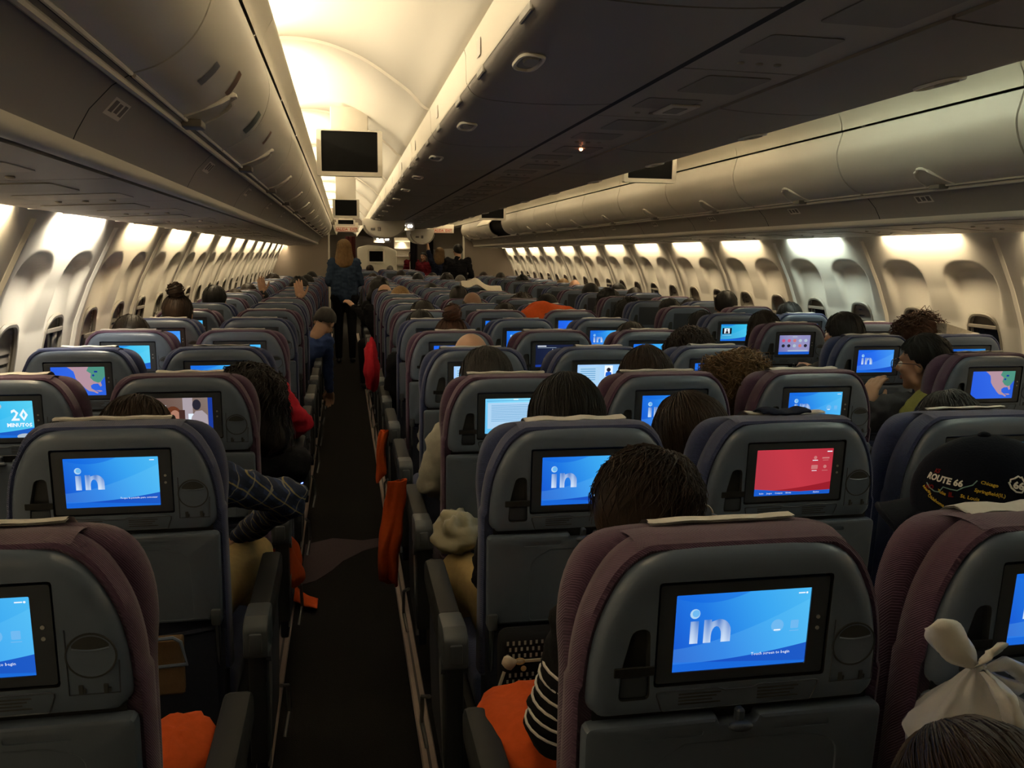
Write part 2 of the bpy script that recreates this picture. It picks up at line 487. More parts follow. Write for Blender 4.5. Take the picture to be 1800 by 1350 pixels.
def slab(bm, outline, y0, y1, bev=0.0, mi=0):
    """outline in XZ extruded from y0 (towards camera) to y1 with a softened front edge"""
    cx = sum(p[0] for p in outline) / len(outline); cz = sum(p[1] for p in outline) / len(outline)
    def ins(d):
        o = []
        n = len(outline)
        for i in range(n):
            a = Vector(outline[i - 1]); b = Vector(outline[(i + 1) % n]); t = (b - a)
            if t.length < 1e-9: nrm = Vector((0, 0))
            else: nrm = Vector((-t.y, t.x)).normalized()
            if nrm.dot(Vector((cx, cz)) - Vector(outline[i])) < 0: nrm = -nrm
            o.append((outline[i][0] + nrm.x * d, outline[i][1] + nrm.y * d))
        return o
    rings = []
    if bev:
        for k in range(4):
            a = k / 3 * math.pi / 2
            rings.append([(x, y0 + bev * (1 - math.sin(a)), z) for x, z in ins(bev * (1 - math.cos(a)))])
        rings = [[(x, y0 + bev * (1 - math.cos(k / 3 * math.pi / 2)), z) for x, z in ins(bev * (1 - math.sin(k / 3 * math.pi / 2)))] for k in range(4)]
        rings.append([(x, y1, z) for x, z in outline])
    else:
        rings = [[(x, y, z) for x, z in outline] for y in (y0, y1)]
    return loft(bm, rings, mi=mi)

def extrude_y(bm, prof, y0, y1, ny=1, mi=0, closed=False, caps=False):
    """profile [(x,z)] swept along y"""
    rings = [[(x, y0 + (y1 - y0) * k / ny, z) for x, z in prof] for k in range(ny + 1)]
    return loft(bm, rings, caps, caps, closed=closed, mi=mi)

def smooth_prof(pts, n=8):
    """Catmull-Rom through (x,z) points"""
    P = [Vector(p) for p in pts]
    P = [P[0] * 2 - P[1]] + P + [P[-1] * 2 - P[-2]]
    out = []
    for i in range(1, len(P) - 2):
        for k in range(n):
            t = k / n
            a, b, c, d = P[i - 1], P[i], P[i + 1], P[i + 2]
            q = 0.5 * ((2 * b) + (-a + c) * t + (2 * a - 5 * b + 4 * c - d) * t * t + (-a + 3 * b - 3 * c + d) * t ** 3)
            out.append(tuple(q))
    out.append(tuple(P[-2]))
    return out

BAKE = bpy.data.scenes.new('workbench')     # scratch scene where modifiers are applied
def bake_graph():
    with bpy.context.temp_override(scene=BAKE, view_layer=BAKE.view_layers[0]):
        return bpy.context.evaluated_depsgraph_get()
def baked(name, bm, mats, mods, smooth=True):
    """mesh with modifiers applied"""
    me = bpy.data.meshes.new(name + '_tmp')
    bmesh.ops.recalc_face_normals(bm, faces=bm.faces[:])
    bm.to_mesh(me); bm.free()
    o = bpy.data.objects.new(name + '_tmp', me)
    BAKE.collection.objects.link(o)
    for typ, kw in mods:
        md = o.modifiers.new(typ.lower(), typ)
        for k, v in kw.items(): setattr(md, k, v)
    dg = bake_graph()
    out = bpy.data.meshes.new_from_object(o.evaluated_get(dg))
    out.name = name
    bpy.data.objects.remove(o); bpy.data.meshes.remove(me)
    out.materials.clear()
    for k in ([mats] if isinstance(mats, str) else mats): out.materials.append(M[k])
    if smooth:
        for p in out.polygons: p.use_smooth = True
    return out

def text_bm(txt, size=1.0, extrude=0.0, bold=0.0, res=2):
    cu = bpy.data.curves.new('txt', 'FONT')
    cu.body = txt; cu.size = size; cu.extrude = extrude; cu.offset = bold; cu.resolution_u = res
    cu.align_x = 'CENTER'; cu.align_y = 'CENTER'
    o = bpy.data.objects.new('txt', cu); BAKE.collection.objects.link(o)
    dg = bake_graph()
    me = bpy.data.meshes.new_from_object(o.evaluated_get(dg))
    bm = bmesh.new(); bm.from_mesh(me)
    bpy.data.objects.remove(o); bpy.data.curves.remove(cu); bpy.data.meshes.remove(me)
    return bm

def add_bm(dst, src, fn, mi=0):
    """copy src into dst with every vertex mapped by fn"""
    mp = {}
    for v in src.verts: mp[v] = dst.verts.new(fn(v.co))
    for f in src.faces:
        try: dst.faces.new([mp[v] for v in f.verts]).material_index = mi
        except ValueError: pass
    src.free()
# ------------------------------------------------------------------ the cabin shell
Y0, Y1 = -2.9, 30.0          # aft and forward ends
PART = 15.5                  # partitions either side
LJ, RJ, PITCHB = 0.60, 2.78, 1.12   # bin joints (left / right), bin length
LD, RD = 3.40, 2.76          # wall panel joints

# floor and its tracks
bm = bmesh.new(); box(bm, -2.35, 2.35, Y0, Y1, -0.06, 0.0)
tag(put('floor', mesh_of('floor', bm, 'carpet', False)), 'dark carpeted cabin floor under the seats and aisles', 'floor', kind='structure')
bm = bmesh.new()  # thin sheet on the aisle floor, a pool of light painted as colour
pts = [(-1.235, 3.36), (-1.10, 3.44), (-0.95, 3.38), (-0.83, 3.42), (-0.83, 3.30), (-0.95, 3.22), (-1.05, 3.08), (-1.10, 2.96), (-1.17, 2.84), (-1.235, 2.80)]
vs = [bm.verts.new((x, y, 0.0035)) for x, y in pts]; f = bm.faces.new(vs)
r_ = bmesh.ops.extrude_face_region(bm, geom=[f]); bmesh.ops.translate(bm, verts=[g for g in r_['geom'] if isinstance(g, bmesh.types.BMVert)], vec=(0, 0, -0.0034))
tag(put('carpet_light_patch', mesh_of('carpet_light_patch', bm, 'carpet_light_patch', False)), 'mauve patch of light painted on the dark aisle carpet', 'painted light patch')
for n_, (x, w) in enumerate([(-1.268, 0.022), (-0.800, 0.022), (0.800, 0.022), (1.268, 0.022)]):
    root = empty('trim_%d' % (n_ + 1), (x, 0, 0), label='pale floor track along the %s' % ['outer edge of the left aisle', 'centre-seat edge of the left aisle', 'centre-seat edge of the right aisle', 'outer edge of the right aisle'][n_],
                 cat='floor track', kind='structure')
    bm = bmesh.new(); box(bm, -w, w, Y0, 15.4, 0, 0.012, 0.004, 1); put('track', mesh_of('track', bm, 'rail'), root)
    bm = bmesh.new(); box(bm, -0.004, 0.004, Y0, 15.4, 0.0121, 0.0135); put('slot', mesh_of('slot', bm, 'rail_dark', False), root)

# sidewall profile, outboard x as a function of height
WP = [(0.0, 2.22), (0.35, 2.30), (0.70, 2.325), (0.92, 2.315), (1.13, 2.27), (1.31, 2.20), (1.46, 2.125), (1.588, 2.06), (1.65, 2.025)]
def wall_x(z):
    for (z0, x0), (z1, x1) in zip(WP, WP[1:]):
        if z <= z1:
            t = (z - z0) / (z1 - z0)
            return x0 + (x1 - x0) * t
    return WP[-1][1]
def sstep(a, b, x):
    t = max(0.0, min(1.0, (x - a) / (b - a)))
    return t * t * (3 - 2 * t)
WINY = (0.28, 0.84)
WZ, WRX, WRZ = 1.005, 0.118, 0.172
def panel_x(y, z):
    x = wall_x(z)
    for yc in WINY:
        a = abs(y - yc) / 0.195
        if a < 1.0:
            zt = 1.455 - 0.115 * (1 - math.sqrt(max(0.0, 1 - a ** 2.6)))
            top = sstep(zt + 0.004, zt - 0.040, z)
            soft = 0.36 - 0.20 * sstep(1.12, 1.45, z)
            side = sstep(1.0, 1.0 - soft, a)
            dep = 0.006 + 0.056 * max(0.0, min(1.0, (z - 1.12) / 0.30))
            dep *= sstep(0.74, 0.86, z)
            x += dep * top * side
        q = (abs(y - yc) / WRX) ** 3 + (abs(z - WZ) / WRZ) ** 3
        if q < 1: x += 0.045
    return x
def wall_panel_mesh(side):
    ys = [PITCHB * k / 84 for k in range(85)]
    zs = [0.0, 0.2, 0.4, 0.6, 0.7, 0.78] + [0.80 + 0.0115 * k for k in range(61)] + [1.53, 1.56, 1.588, 1.62, 1.65]
    bm = bmesh.new()
    g = [[bm.verts.new((side * panel_x(y, z), y, z)) for y in ys] for z in zs]
    for a, b in zip(g, g[1:]):
        for i in range(len(ys) - 1): bm.faces.new((a[i], a[i + 1], b[i + 1], b[i]))
    me = mesh_of('wall_panel', bm, 'wall', angle=1.2)
    return me
def joint_mesh(side):
    bm = bmesh.new()
    zs = [0.0, 0.35, 0.7, 0.85] + [0.92 + 0.05 * k for k in range(14)]
    rings = []
    for z in zs:
        x = wall_x(z)
        rings.append([(side * (x + 0.02), -0.022, z), (side * (x - 0.004), -0.020, z), (side * (x - 0.016), -0.008, z), (side * (x - 0.016), 0.008, z), (side * (x - 0.004), 0.020, z), (side * (x + 0.02), 0.022, z)])
    loft(bm, rings, True, True)
    return mesh_of('panel_joint', bm, 'wall_trim')
def ring_mesh(side):
    bm = bmesh.new()
    pts = [(side * (wall_x(z) + 0.012), y, z) for y, z in oval(0, WZ, WRX + 0.004, WRZ + 0.004, 36, 3.0)]
    tube(bm, pts, 0.011, 6, closed=True)
    return mesh_of('window_ring', bm, 'window_ring')
def pane_mesh(side):
    bm = bmesh.new()
    bm.faces.new([bm.verts.new((side * (wall_x(z) + 0.036), y, z)) for y, z in oval(0, WZ, WRX, WRZ, 36, 3.0)])
    return mesh_of('pane', bm, 'pane', False)
def shade_mesh(side, drop):
    bm = bmesh.new()
    z1 = WZ + WRZ; z0 = z1 - drop
    for k in range(8):
        za, zb = z0 + (z1 - z0) * k / 8, z0 + (z1 - z0) * (k + 1) / 8
        ws = [WRX * max(0.03, 1 - (abs(z - WZ) / WRZ) ** 3) ** (1 / 3) for z in (za, zb)]
        x = side * (wall_x((za + zb) / 2) + 0.026)
        bm.faces.new([bm.verts.new(p) for p in ((x, -ws[0], za), (x, ws[0], za), (x, ws[1], zb), (x, -ws[1], zb))])
    bmesh.ops.remove_doubles(bm, verts=bm.verts[:], dist=1e-4)
    box(bm, min(x, x - side * 0.008), max(x, x - side * 0.008), -WRX * 0.9, WRX * 0.9, z0 - 0.01, z0 + 0.01, 0.003, 1)
    return mesh_of('shade', bm, 'shade')
win_no = 0
for side, d0, ymax, nm in ((-1, LD - 6 * PITCHB, 15.2, 'left'), (1, RD - 5 * PITCHB, 15.9, 'right')):
    root = empty('wall_' + nm, (0, 0, 0), label='%s sidewall of moulded cream panels with scooped window reveals' % nm, cat='wall', kind='structure')
    pm, jm, rm, gm = wall_panel_mesh(side), joint_mesh(side), ring_mesh(side), pane_mesh(side)
    sm = [shade_mesh(side, d) for d in (0.06, 0.13, 0.30)]
    y = d0; n_ = 0
    while y < ymax:
        put('wall_panel', pm, root, (0, y, 0)); put('panel_joint', jm, root, (0, y, 0))
        if y > -0.6:
            for yc in WINY:
                win_no += 1; n_ += 1
                w = empty('window_%d' % win_no, (0, y + yc, 0), label='oval cabin window, %s along the %s wall' % (ORD[n_ - 1], nm), cat='window', group='cabin windows of the %s wall' % nm, kind='structure')
                put('window_frame', rm, w); put('pane', gm, w); put('shade', sm[(win_no * 7) % 3], w)
        y += PITCHB
    # plain forward sidewall behind the partition
    bm = bmesh.new(); extrude_y(bm, [(side * x, z) for z, x in WP], y, Y1, 1)
    put('forward_panel', mesh_of('forward_panel', bm, 'wall'), root)
    bm = bmesh.new(); extrude_y(bm, [(side * x, z) for x, z in [(2.025, 1.64), (1.95, 1.80), (1.75, 1.98), (1.48, 2.10)]], 15.26 if side < 0 else 16.32, Y1, 1)
    put('upper_closing_panel', mesh_of('upper_closing_panel', bm, 'beige'), root)
    bm = bmesh.new(); extrude_y(bm, [(side * x, z) for z, x in WP], Y0 - 0.1, d0, 1)
    put('aft_panel', mesh_of('aft_panel', bm, 'wall'), root)

# sidewall wash lamps, one above each panel
def lamp_light(name, parent, loc, target, sx, sy, watts, col, spread=math.radians(130)):
    l = bpy.data.lights.new(name, 'AREA'); l.shape = 'RECTANGLE'; l.size = sx; l.size_y = sy; l.energy = watts; l.color = col; l.spread = spread
    o = bpy.data.objects.new(name, l); o.parent = parent
    d = (Vector(target) - Vector(loc)).normalized()
    # long side along Y
    zax = -d; xax = Vector((0, 1, 0)); yax = zax.cross(xax).normalized()
    o.matrix_local = Matrix(((xax.x, yax.x, zax.x, loc[0]), (xax.y, yax.y, zax.y, loc[1]), (xax.z, yax.z, zax.z, loc[2]), (0, 0, 0, 1)))
    COL.objects.link(o)
    return o
def tube_mesh(length, matn):
    bm = bmesh.new(); tube(bm, [(0, -length / 2, 0), (0, length / 2, 0)], 0.007, 8); return mesh_of('tube', bm, matn)
TW = {k: tube_mesh(0.74, 'tube_' + k) for k in ('warm', 'white', 'cool')}
bm = bmesh.new(); box(bm, -0.012, 0.012, -0.38, 0.38, 0.010, 0.016); box(bm, -0.012, 0.012, -0.385, -0.375, -0.01, 0.016); box(bm, -0.012, 0.012, 0.375, 0.385, -0.01, 0.016)
HOLD = mesh_of('lamp_tray', bm, 'wall_trim', False)
for side, d0, nn, nm in ((-1, LD - 5 * PITCHB, 16, 'left'), (1, RD - 4 * PITCHB, 16, 'right')):
    for k in range(nn):
        yc = d0 + (k + 0.5) * PITCHB
        kind = 'warm'; w = WASH_W
        if side < 0 and k == 4: kind = 'white'; w = WASH_W * 2.1
        if side > 0 and k == 5: kind = 'cool'; w = WASH_W * 0.95
        if side < 0 and k < 4: w = WASH_W * 1.15
        L = empty('wash_lamp', (side * 2.012, yc, 1.604), label='strip lamp washing the %s wall, %s from the camera' % (nm, ORD[k]), cat='lamp', group='wash lamps of the %s wall' % nm)
        put('tube', TW[kind], L); put('lamp_tray', HOLD, L)
        lamp_light('wash_light', L, (side * 0.004, 0, -0.009), (side * 0.10, 0, -0.15), 0.66, 0.055, w, {'warm': WASHC, 'white': WHITE, 'cool': COOL}[kind])

# ------------------------------------------------------------------ ceilings over the aisles
CEIL = [(0.56, 2.098), (0.645, 2.105), (0.72, 2.175), (0.82, 2.245), (0.92, 2.305), (1.02, 2.345), (1.11, 2.368), (1.21, 2.378), (1.30, 2.372), (1.40, 2.345), (1.47, 2.27), (1.485, 2.15), (1.485, 2.06)]
CS = smooth_prof(CEIL, 4)
croot = empty('ceiling', (0, 0, 0), label='cream vaulted ceiling panels above both aisles', cat='ceiling', kind='structure')
CPAN = 1.935
for side in (-1, 1):
    bm = bmesh.new(); extrude_y(bm, [(side * x, z) for x, z in CS], 0.004, CPAN - 0.004, 1); pm = mesh_of('ceiling_panel', bm, 'ceiling', angle=1.2)
    bm = bmesh.new()
    a = [(side * x, z) for x, z in CS]
    cx, cz = side * 1.05, 1.9
    def off(p, d):
        v = Vector((p[0] - cx, p[1] - cz)).normalized(); return (p[0] - v.x * d, p[1] - v.y * d)
    loft(bm, [[(p[0], -0.012, p[1]) for p in a], [(*[off(p, 0.013)[0]], -0.010, off(p, 0.013)[1]) for p in a], [(off(p, 0.013)[0], 0.008, off(p, 0.013)[1]) for p in a], [(p[0], 0.012, p[1]) for p in a]], False, False, closed=False)
    jm = mesh_of('ceiling_joint', bm, 'wall_trim')
    for k in range(-2, 14):
        y = 3.003 + CPAN * k
        put('ceiling_panel', pm, croot, (0, y, 0))
        put('ceiling_joint', jm, croot, (0, y, 0))
bm = bmesh.new(); box(bm, -2.4, 2.4, Y0, Y1, 2.42, 2.46); put('ceiling_deck', mesh_of('ceiling_deck', bm, 'gap', False), croot)

# cove lamps on top of the outboard bins
TC = tube_mesh(1.46, 'tube_warm'); TCW = tube_mesh(1.46, 'tube_cool')
bm = bmesh.new(); box(bm, -0.02, 0.02, -0.76, 0.76, -0.115, -0.012, 0.004, 1); box(bm, -0.008, 0.008, -0.75, -0.732, -0.012, 0.008); box(bm, -0.008, 0.008, 0.732, 0.75, -0.012, 0.008)
CH = mesh_of('lamp_tray', bm, 'wall_trim', False)
for side, nm, j0 in ((-1, 'left', LJ - 3 * PITCHB), (1, 'right', RJ - 5 * PITCHB)):
    for k in range(16):
        yc = 3.003 + CPAN * (k - 2.5)
        if yc > 28.5: break
        cool = side > 0 and yc < 2.3
        L = empty('cove_lamp', (side * 1.385, yc, 2.195), label='fluorescent cove lamp on the %s bins, %s from the camera' % (nm, ORD[k]), cat='lamp', group='cove lamps on the %s bins' % nm)
        put('tube', TCW if cool else TC, L); put('lamp_tray', CH, L)
        lamp_light('cove_light', L, (0, 0, 0.012), (-side * 0.16, 0, 0.16), 1.50, 0.03, COVE_W, COOL if cool else WARM, math.pi)

# ------------------------------------------------------------------ overhead bins
DOOR = [(1.249, 2.038), (1.237, 1.994), (1.226, 1.94), (1.238, 1.88), (1.268, 1.825), (1.318, 1.782), (1.372, 1.760)]
DS = smooth_prof(DOOR, 4)
FAIR = [(1.2440, 2.047), (1.240, 2.080), (1.224, 2.115), (1.210, 2.140), (1.218, 2.148), (1.235, 2.140), (1.250, 2.10), (1.30, 2.075), (1.485, 2.060)]
VAL = [(1.374, 1.758), (1.402, 1.740), (1.440, 1.700), (1.462, 1.662), (1.472, 1.640), (1.474, 1.622), (1.492, 1.618), (1.500, 1.612)]
def thick(prof, d, sgn):
    out = []
    for i, p in enumerate(prof):
        a = Vector(prof[max(i - 1, 0)]); b = Vector(prof[min(i + 1, len(prof) - 1)]); t = (b - a).normalized()
        out.append((p[0] - t.y * d * sgn, p[1] + t.x * d * sgn))
    return out
def door_mesh(prof, side, length, matn='bin', d=0.014, sgn=1):
    ps = prof + list(reversed(thick(prof, d, sgn)))
    bm = bmesh.new(); extrude_y(bm, [(side * x, z) for x, z in ps], 0.005, length - 0.005, 1, closed=True, caps=True)
    return mesh_of('bin_door', bm, matn, angle=0.7)
def carcass_mesh(prof, side, length, deep):
    inner = thick(prof, 0.05, 1)
    ps = inner + deep
    bm = bmesh.new(); extrude_y(bm, [(side * x, z) for x, z in ps], 0.0, length, 1, closed=True, caps=True)
    return mesh_of('bin_body', bm, 'gap', False)
def bin_handle(side):
    bm = bmesh.new()
    pts = []
    for k in range(13):
        t = k / 12
        y = -0.085 + 0.17 * t
        h = 0.062 * math.sin(math.pi * t) ** 0.7
        # on the door face near its lower edge
        zz = 1.762 + h; 
        x = min(DS, key=lambda p: abs(p[1] - zz))[0] - 0.004
        pts.append((side * x, y, zz))
    tube(bm, pts, 0.006, 6)
    box(bm, min(side * 1.335, side * 1.395), max(side * 1.335, side * 1.395), -0.032, 0.036, 1.746, 1.764, 0.005, 2, mi=1)
    return mesh_of('bin_handle', bm, ['wall_trim', 'panel_dark'])
def lip_mesh(side):
    bm = bmesh.new()
    tube(bm, [(side * 1.368, 0.01, 1.760), (side * 1.368, PITCHB - 0.01, 1.760)], 0.0045, 6)
    return mesh_of('door_lip', bm, 'wall_trim')
OPEN_BIN = 8
for side, nm, j0, kmax in ((-1, 'left', LJ, 13), (1, 'right', RJ, 12)):
    dm = door_mesh(DS, side, PITCHB); cm = carcass_mesh(DS, side, PITCHB, [(1.46, 1.80), (1.85, 1.86), (1.85, 2.03), (1.30, 2.05)])
    hm = bin_handle(side); lm = lip_mesh(side)
    kmin = -3 if side < 0 else -5
    for i_, k in enumerate(range(kmin, kmax)):
        y = j0 + k * PITCHB
        b = empty('overhead_bin', (0, y, 0), label='curved cream overhead bin, %s along the %s side%s' % (ORD[i_], nm, ', its door raised' if side > 0 and k == OPEN_BIN else ''), cat='overhead bin', group='outboard overhead bins on the %s' % nm)
        put('bin_body', cm, b)
        if side > 0 and k == OPEN_BIN:
            # door swung up about its top edge, dark interior showing
            bm = bmesh.new()
            prof = [(1.252, 2.045), (1.19, 2.030), (1.12, 1.995), (1.06, 1.945), (1.03, 1.905)]
            ps = smooth_prof(prof, 4); ps = ps + list(reversed(thick(ps, 0.014, 1)))
            extrude_y(bm, [(side * x, z) for x, z in ps], 0.005, PITCHB - 0.005, 1, closed=True, caps=True)
            put('bin_door', mesh_of('bin_door', bm, 'fairing'), b)
        else:
            put('bin_door', dm, b); put('door_lip', lm, b); put('bin_handle', hm, b, (0, PITCHB * 0.5, 0))
    # continuous fairing above, valance below
    t = empty('trim_%d' % (5 if side < 0 else 6), (0, 0, 0), label='cream fairing and grey valance running along the %s bins' % nm, cat='trim', kind='structure')
    bm = bmesh.new(); y = j0 + kmin * PITCHB
    extrude_y(bm, [(side * x, z) for x, z in smooth_prof(FAIR, 3)], 0.003, PITCHB - 0.003, 1); fm = mesh_of('fairing', bm, 'fairing', angle=1.0)
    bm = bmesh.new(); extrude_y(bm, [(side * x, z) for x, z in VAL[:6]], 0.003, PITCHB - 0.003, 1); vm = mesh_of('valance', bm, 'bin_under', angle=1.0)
    bm = bmesh.new(); extrude_y(bm, [(side * x, z) for x, z in [(1.466, 1.648), (1.464, 1.632), (1.470, 1.620), (1.488, 1.618)]], 0.0, PITCHB, 1); rm = mesh_of('valance_rail', bm, 'bin', angle=1.0)
    for k in range(kmin, kmax + 12):
        put('fairing', fm, t, (0, j0 + k * PITCHB, 0))
        if k < kmax:
            put('valance', vm, t, (0, j0 + k * PITCHB, 0)); put('valance_rail', rm, t, (0, j0 + k * PITCHB, 0))
    # backing so nothing shines through the joints
    bm = bmesh.new(); extrude_y(bm, [(side * x, z) for x, z in [(1.29, 2.05), (1.30, 1.95), (1.36, 1.83), (1.47, 1.76), (1.52, 1.66)]], Y0, PART, 1)
    put('bin_backing', mesh_of('bin_backing', bm, 'gap'), t)
    # pale rail just under the doors
    bm = bmesh.new(); tube(bm, [(side * 1.386, j0 + kmin * PITCHB, 1.7485), (side * 1.386, j0 + kmax * PITCHB, 1.7485)], 0.0075, 8); put('bin_rail', mesh_of('bin_rail', bm, 'bin'), t)
    # placards on the valance
    bm = bmesh.new()
    p0, p1 = Vector((1.408, 1.736)), Vector((1.436, 1.705)); nn = Vector((-(p1 - p0).y, (p1 - p0).x)).normalized() * -0.0015
    if nn.x > 0: nn = -nn
    def quad(y0, y1, f0, f1, mi, lift=1.0):
        a, c = p0.lerp(p1, f0) + nn * lift, p0.lerp(p1, f1) + nn * lift
        bm.faces.new([bm.verts.new(q) for q in ((side * a.x, y0, a.y), (side * a.x, y1, a.y), (side * c.x, y1, c.y), (side * c.x, y0, c.y))]).material_index = mi
    quad(-0.055, 0.055, 0, 1, 0); quad(-0.045, -0.02, 0.2, 0.8, 1, 1.5); quad(-0.012, 0.012, 0.25, 0.75, 1, 1.5); quad(0.022, 0.045, 0.2, 0.8, 1, 1.5)
    pl = mesh_of('placard', bm, ['placard', 'placard_ink'], False)
    for k in range(kmin + 2, kmax - 2):
        put('seat_number_placard', pl, t, (0, j0 + k * PITCHB + (0.12 if side < 0 else 0.74), 0))

# stickers on the nearest left bins
def door_at(z):
    return min(DS, key=lambda p: abs(p[1] - z))
def sticker(name, y, z0, z1, wy, matn, label):
    bm = bmesh.new()
    n_ = 6
    ring = []
    for k in range(n_ + 1):
        z = z0 + (z1 - z0) * k / n_
        x = np.interp(z, [p[1] for p in reversed(DS)], [p[0] for p in reversed(DS)])
        ring.append((-(x - 0.0018), z))
    extrude_y(bm, ring, y - wy / 2, y + wy / 2, 1)
    extrude_y(bm, [(x - 0.0, z) for x, z in ring], y - wy / 2, y + wy / 2, 1)
    tag(put(name, mesh_of(name, bm, matn)), label, 'sticker')
sticker('bin_sticker', 0.86, 1.795, 1.835, 0.05, 'sticker_blue', 'small faded blue sticker on a cream bin at the left')
sticker('bin_sticker', 1.10, 1.815, 1.865, 0.05, 'sticker_red', 'brown notice sticker above the first bin handle')
sticker('bin_sticker', 1.62, 1.80, 1.855, 0.08, 'sticker_green', 'dark green notice sticker on a cream bin')
sticker('bin_sticker', 2.02, 1.815, 1.855, 0.045, 'sticker_red', 'small red sticker above the second bin handle')

# centre bins
CDOOR = [(0.640, 1.978), (0.632, 1.960), (0.612, 1.945), (0.575, 1.935), (0.50, 1.930), (0.40, 1.928), (0.28, 1.931), (0.185, 1.938)]
CDS = smooth_prof(CDOOR, 3)
def cup_handle(side):
    bm = bmesh.new()
    def pz(x): return np.interp(x, [p[0] for p in reversed(CDS)], [p[1] for p in reversed(CDS)])
    o = oval(0, 0, 0.085, 0.028, 28, 3.2)
    tube(bm, [(side * (0.565 + b), a, pz(0.565 + b) - 0.002) for a, b in o], 0.006, 6, closed=True)
    o2 = oval(0, 0, 0.078, 0.022, 24, 3.0)
    bm.faces.new([bm.verts.new((side * (0.565 + b), a, pz(0.565 + b) - 0.0015)) for a, b in o2]).material_index = 1
    o3 = oval(-0.03, 0, 0.042, 0.018, 20, 3.0)
    loft(bm, [[(side * (0.565 + b), a, pz(0.565 + b) - 0.002) for a, b in o3], [(side * (0.565 + b * 0.85), a, pz(0.565 + b) - 0.010) for a, b in o3]], False, True, mi=2)
    return mesh_of('bin_handle', bm, ['wall_trim', 'panel_dark', 'panel_grey'])
for side, nm in ((-1, 'left'), (1, 'right')):
    dm = door_mesh(CDS, side, PITCHB, 'bin_under', 0.012, -1)
    bm = bmesh.new(); extrude_y(bm, [(side * x, z) for x, z in [(0.60, 1.99), (0.2, 1.965), (0.02, 1.97), (0.02, 2.2), (0.55, 2.09)]], 0, PITCHB, 1, closed=True, caps=True); cm = mesh_of('bin_body', bm, 'gap', False)
    hm = cup_handle(side)
    last = 10 if side < 0 else 13
    for i_, k in enumerate(range(-3, last)):
        b = empty('centre_overhead_bin', (0, LJ + k * PITCHB, 0), label='grey centre overhead bin, %s along its %s face' % (ORD[i_], nm), cat='overhead bin', group='centre overhead bins facing the %s aisle' % nm)
        put('bin_body', cm, b); put('bin_door', dm, b); put('bin_handle', hm, b, (0, PITCHB * 0.5, 0))
    t = empty('trim_%d' % (7 if side < 0 else 8), (0, 0, 0), label='bright vertical fairing above the centre bins facing the %s aisle' % nm, cat='trim', kind='structure')
    prof = [(0.640, 1.974), (0.644, 1.985), (0.646, 2.06), (0.650, 2.078), (0.640, 2.086), (0.56, 2.094)]
    bm = bmesh.new(); extrude_y(bm, [(side * x, z) for x, z in prof], 0.003, PITCHB - 0.003, 1); fm = mesh_of('fairing', bm, 'fairing', angle=1.0)
    bm = bmesh.new(); box(bm, min(side * 0.630, side * 0.640), max(side * 0.630, side * 0.640), -0.06, 0.06, 1.955, 1.985, 0.003, 1); hg = mesh_of('door_hinge', bm, 'panel_dark')
    bm = bmesh.new(); box(bm, min(side * 0.6475, side * 0.6485), max(side * 0.6475, side * 0.6485), -0.03, 0.03, 2.0, 2.045); pc = mesh_of('fairing_placard', bm, 'placard', False)
    for k in range(-3, 23):
        put('fairing', fm, t, (0, LJ + k * PITCHB, 0))
        if k < last:
            for q in (0.22, 0.78): put('door_hinge', hg, t, (0, LJ + (k + q) * PITCHB, 0))
            put('fairing_placard', pc, t, (0, LJ + (k + 0.75) * PITCHB, 0))
    bm = bmesh.new(); extrude_y(bm, [(side * x, z) for x, z in [(0.63, 1.99), (0.60, 1.975), (0.17, 1.962)]], Y0, 17.0, 1)
    put('bin_backing', mesh_of('bin_backing', bm, 'gap'), t)

# service panels: centre strip and under the outboard bins
def service_strip(num, label, xs, z0, z1, pan_len, ya, yb, inner, light_at=None):
    t = empty('trim_%d' % num, (0, 0, 0), label=label, cat='service panel', kind='structure')
    xa, xb = xs
    bm = bmesh.new(); 
    loft(bm, [[(xa, 0.004, z0), (xb, 0.004, z1), (xb, 0.004, z1 + 0.02), (xa, 0.004, z0 + 0.02)], [(xa, pan_len - 0.004, z0), (xb, pan_len - 0.004, z1), (xb, pan_len - 0.004, z1 + 0.02), (xa, pan_len - 0.004, z0 + 0.02)]])
    pm = mesh_of('service_panel', bm, inner[0], False)
    def zat(x): return z0 + (z1 - z0) * (x - xa) / (xb - xa)
    def sub(name, fx0, fx1, y0, y1, matn, lift, bev=0.0):
        x0, x1 = xa + (xb - xa) * fx0, xa + (xb - xa) * fx1
        bm = bmesh.new()
        o = rrect(min(x0, x1), max(x0, x1), y0, y1, 0.015, 3)
        loft(bm, [[(x, y, zat(x) - lift) for x, y in o], [(x, y, zat(x) + 0.004) for x, y in o]])
        return mesh_of(name, bm, matn, False)
    md = sub('mask_door', 0.30, 0.86, 0.06, 0.30, inner[1], 0.003)
    gr = sub('speaker_grille', 0.18, 0.72, 0.42, 0.60, inner[2], 0.002)
    bm = bmesh.new(); ball(bm, (0, 0, 0), (0.010, 0.010, 0.005), 10, 6); nz = mesh_of('air_nozzle', bm, 'panel_grey')
    nx = [xa + (xb - xa) * (0.35 + 0.15 * q) for q in range(3)]
    y = ya
    while y < yb:
        put('service_panel', pm, t, (0, y, 0)); put('mask_door', md, t, (0, y, 0)); put('speaker_grille', gr, t, (0, y, 0)); [put('air_nozzle', nz, t, (x, y + 0.70, zat(x) - 0.002)) for x in nx]
        y += pan_len
    bm = bmesh.new(); extrude_y(bm, [(xa, z0 + 0.021), (xb, z1 + 0.021)], ya, yb, 1); put('panel_backing', mesh_of('panel_backing', bm, 'gap', False), t)
    return t
service_strip(9, 'row of grey service panels under the left bins', (-1.502, -1.985), 1.616, 1.592, 0.80, -2.2, PART - 0.3, ('bin_under', 'panel_dark', 'panel_grey'))
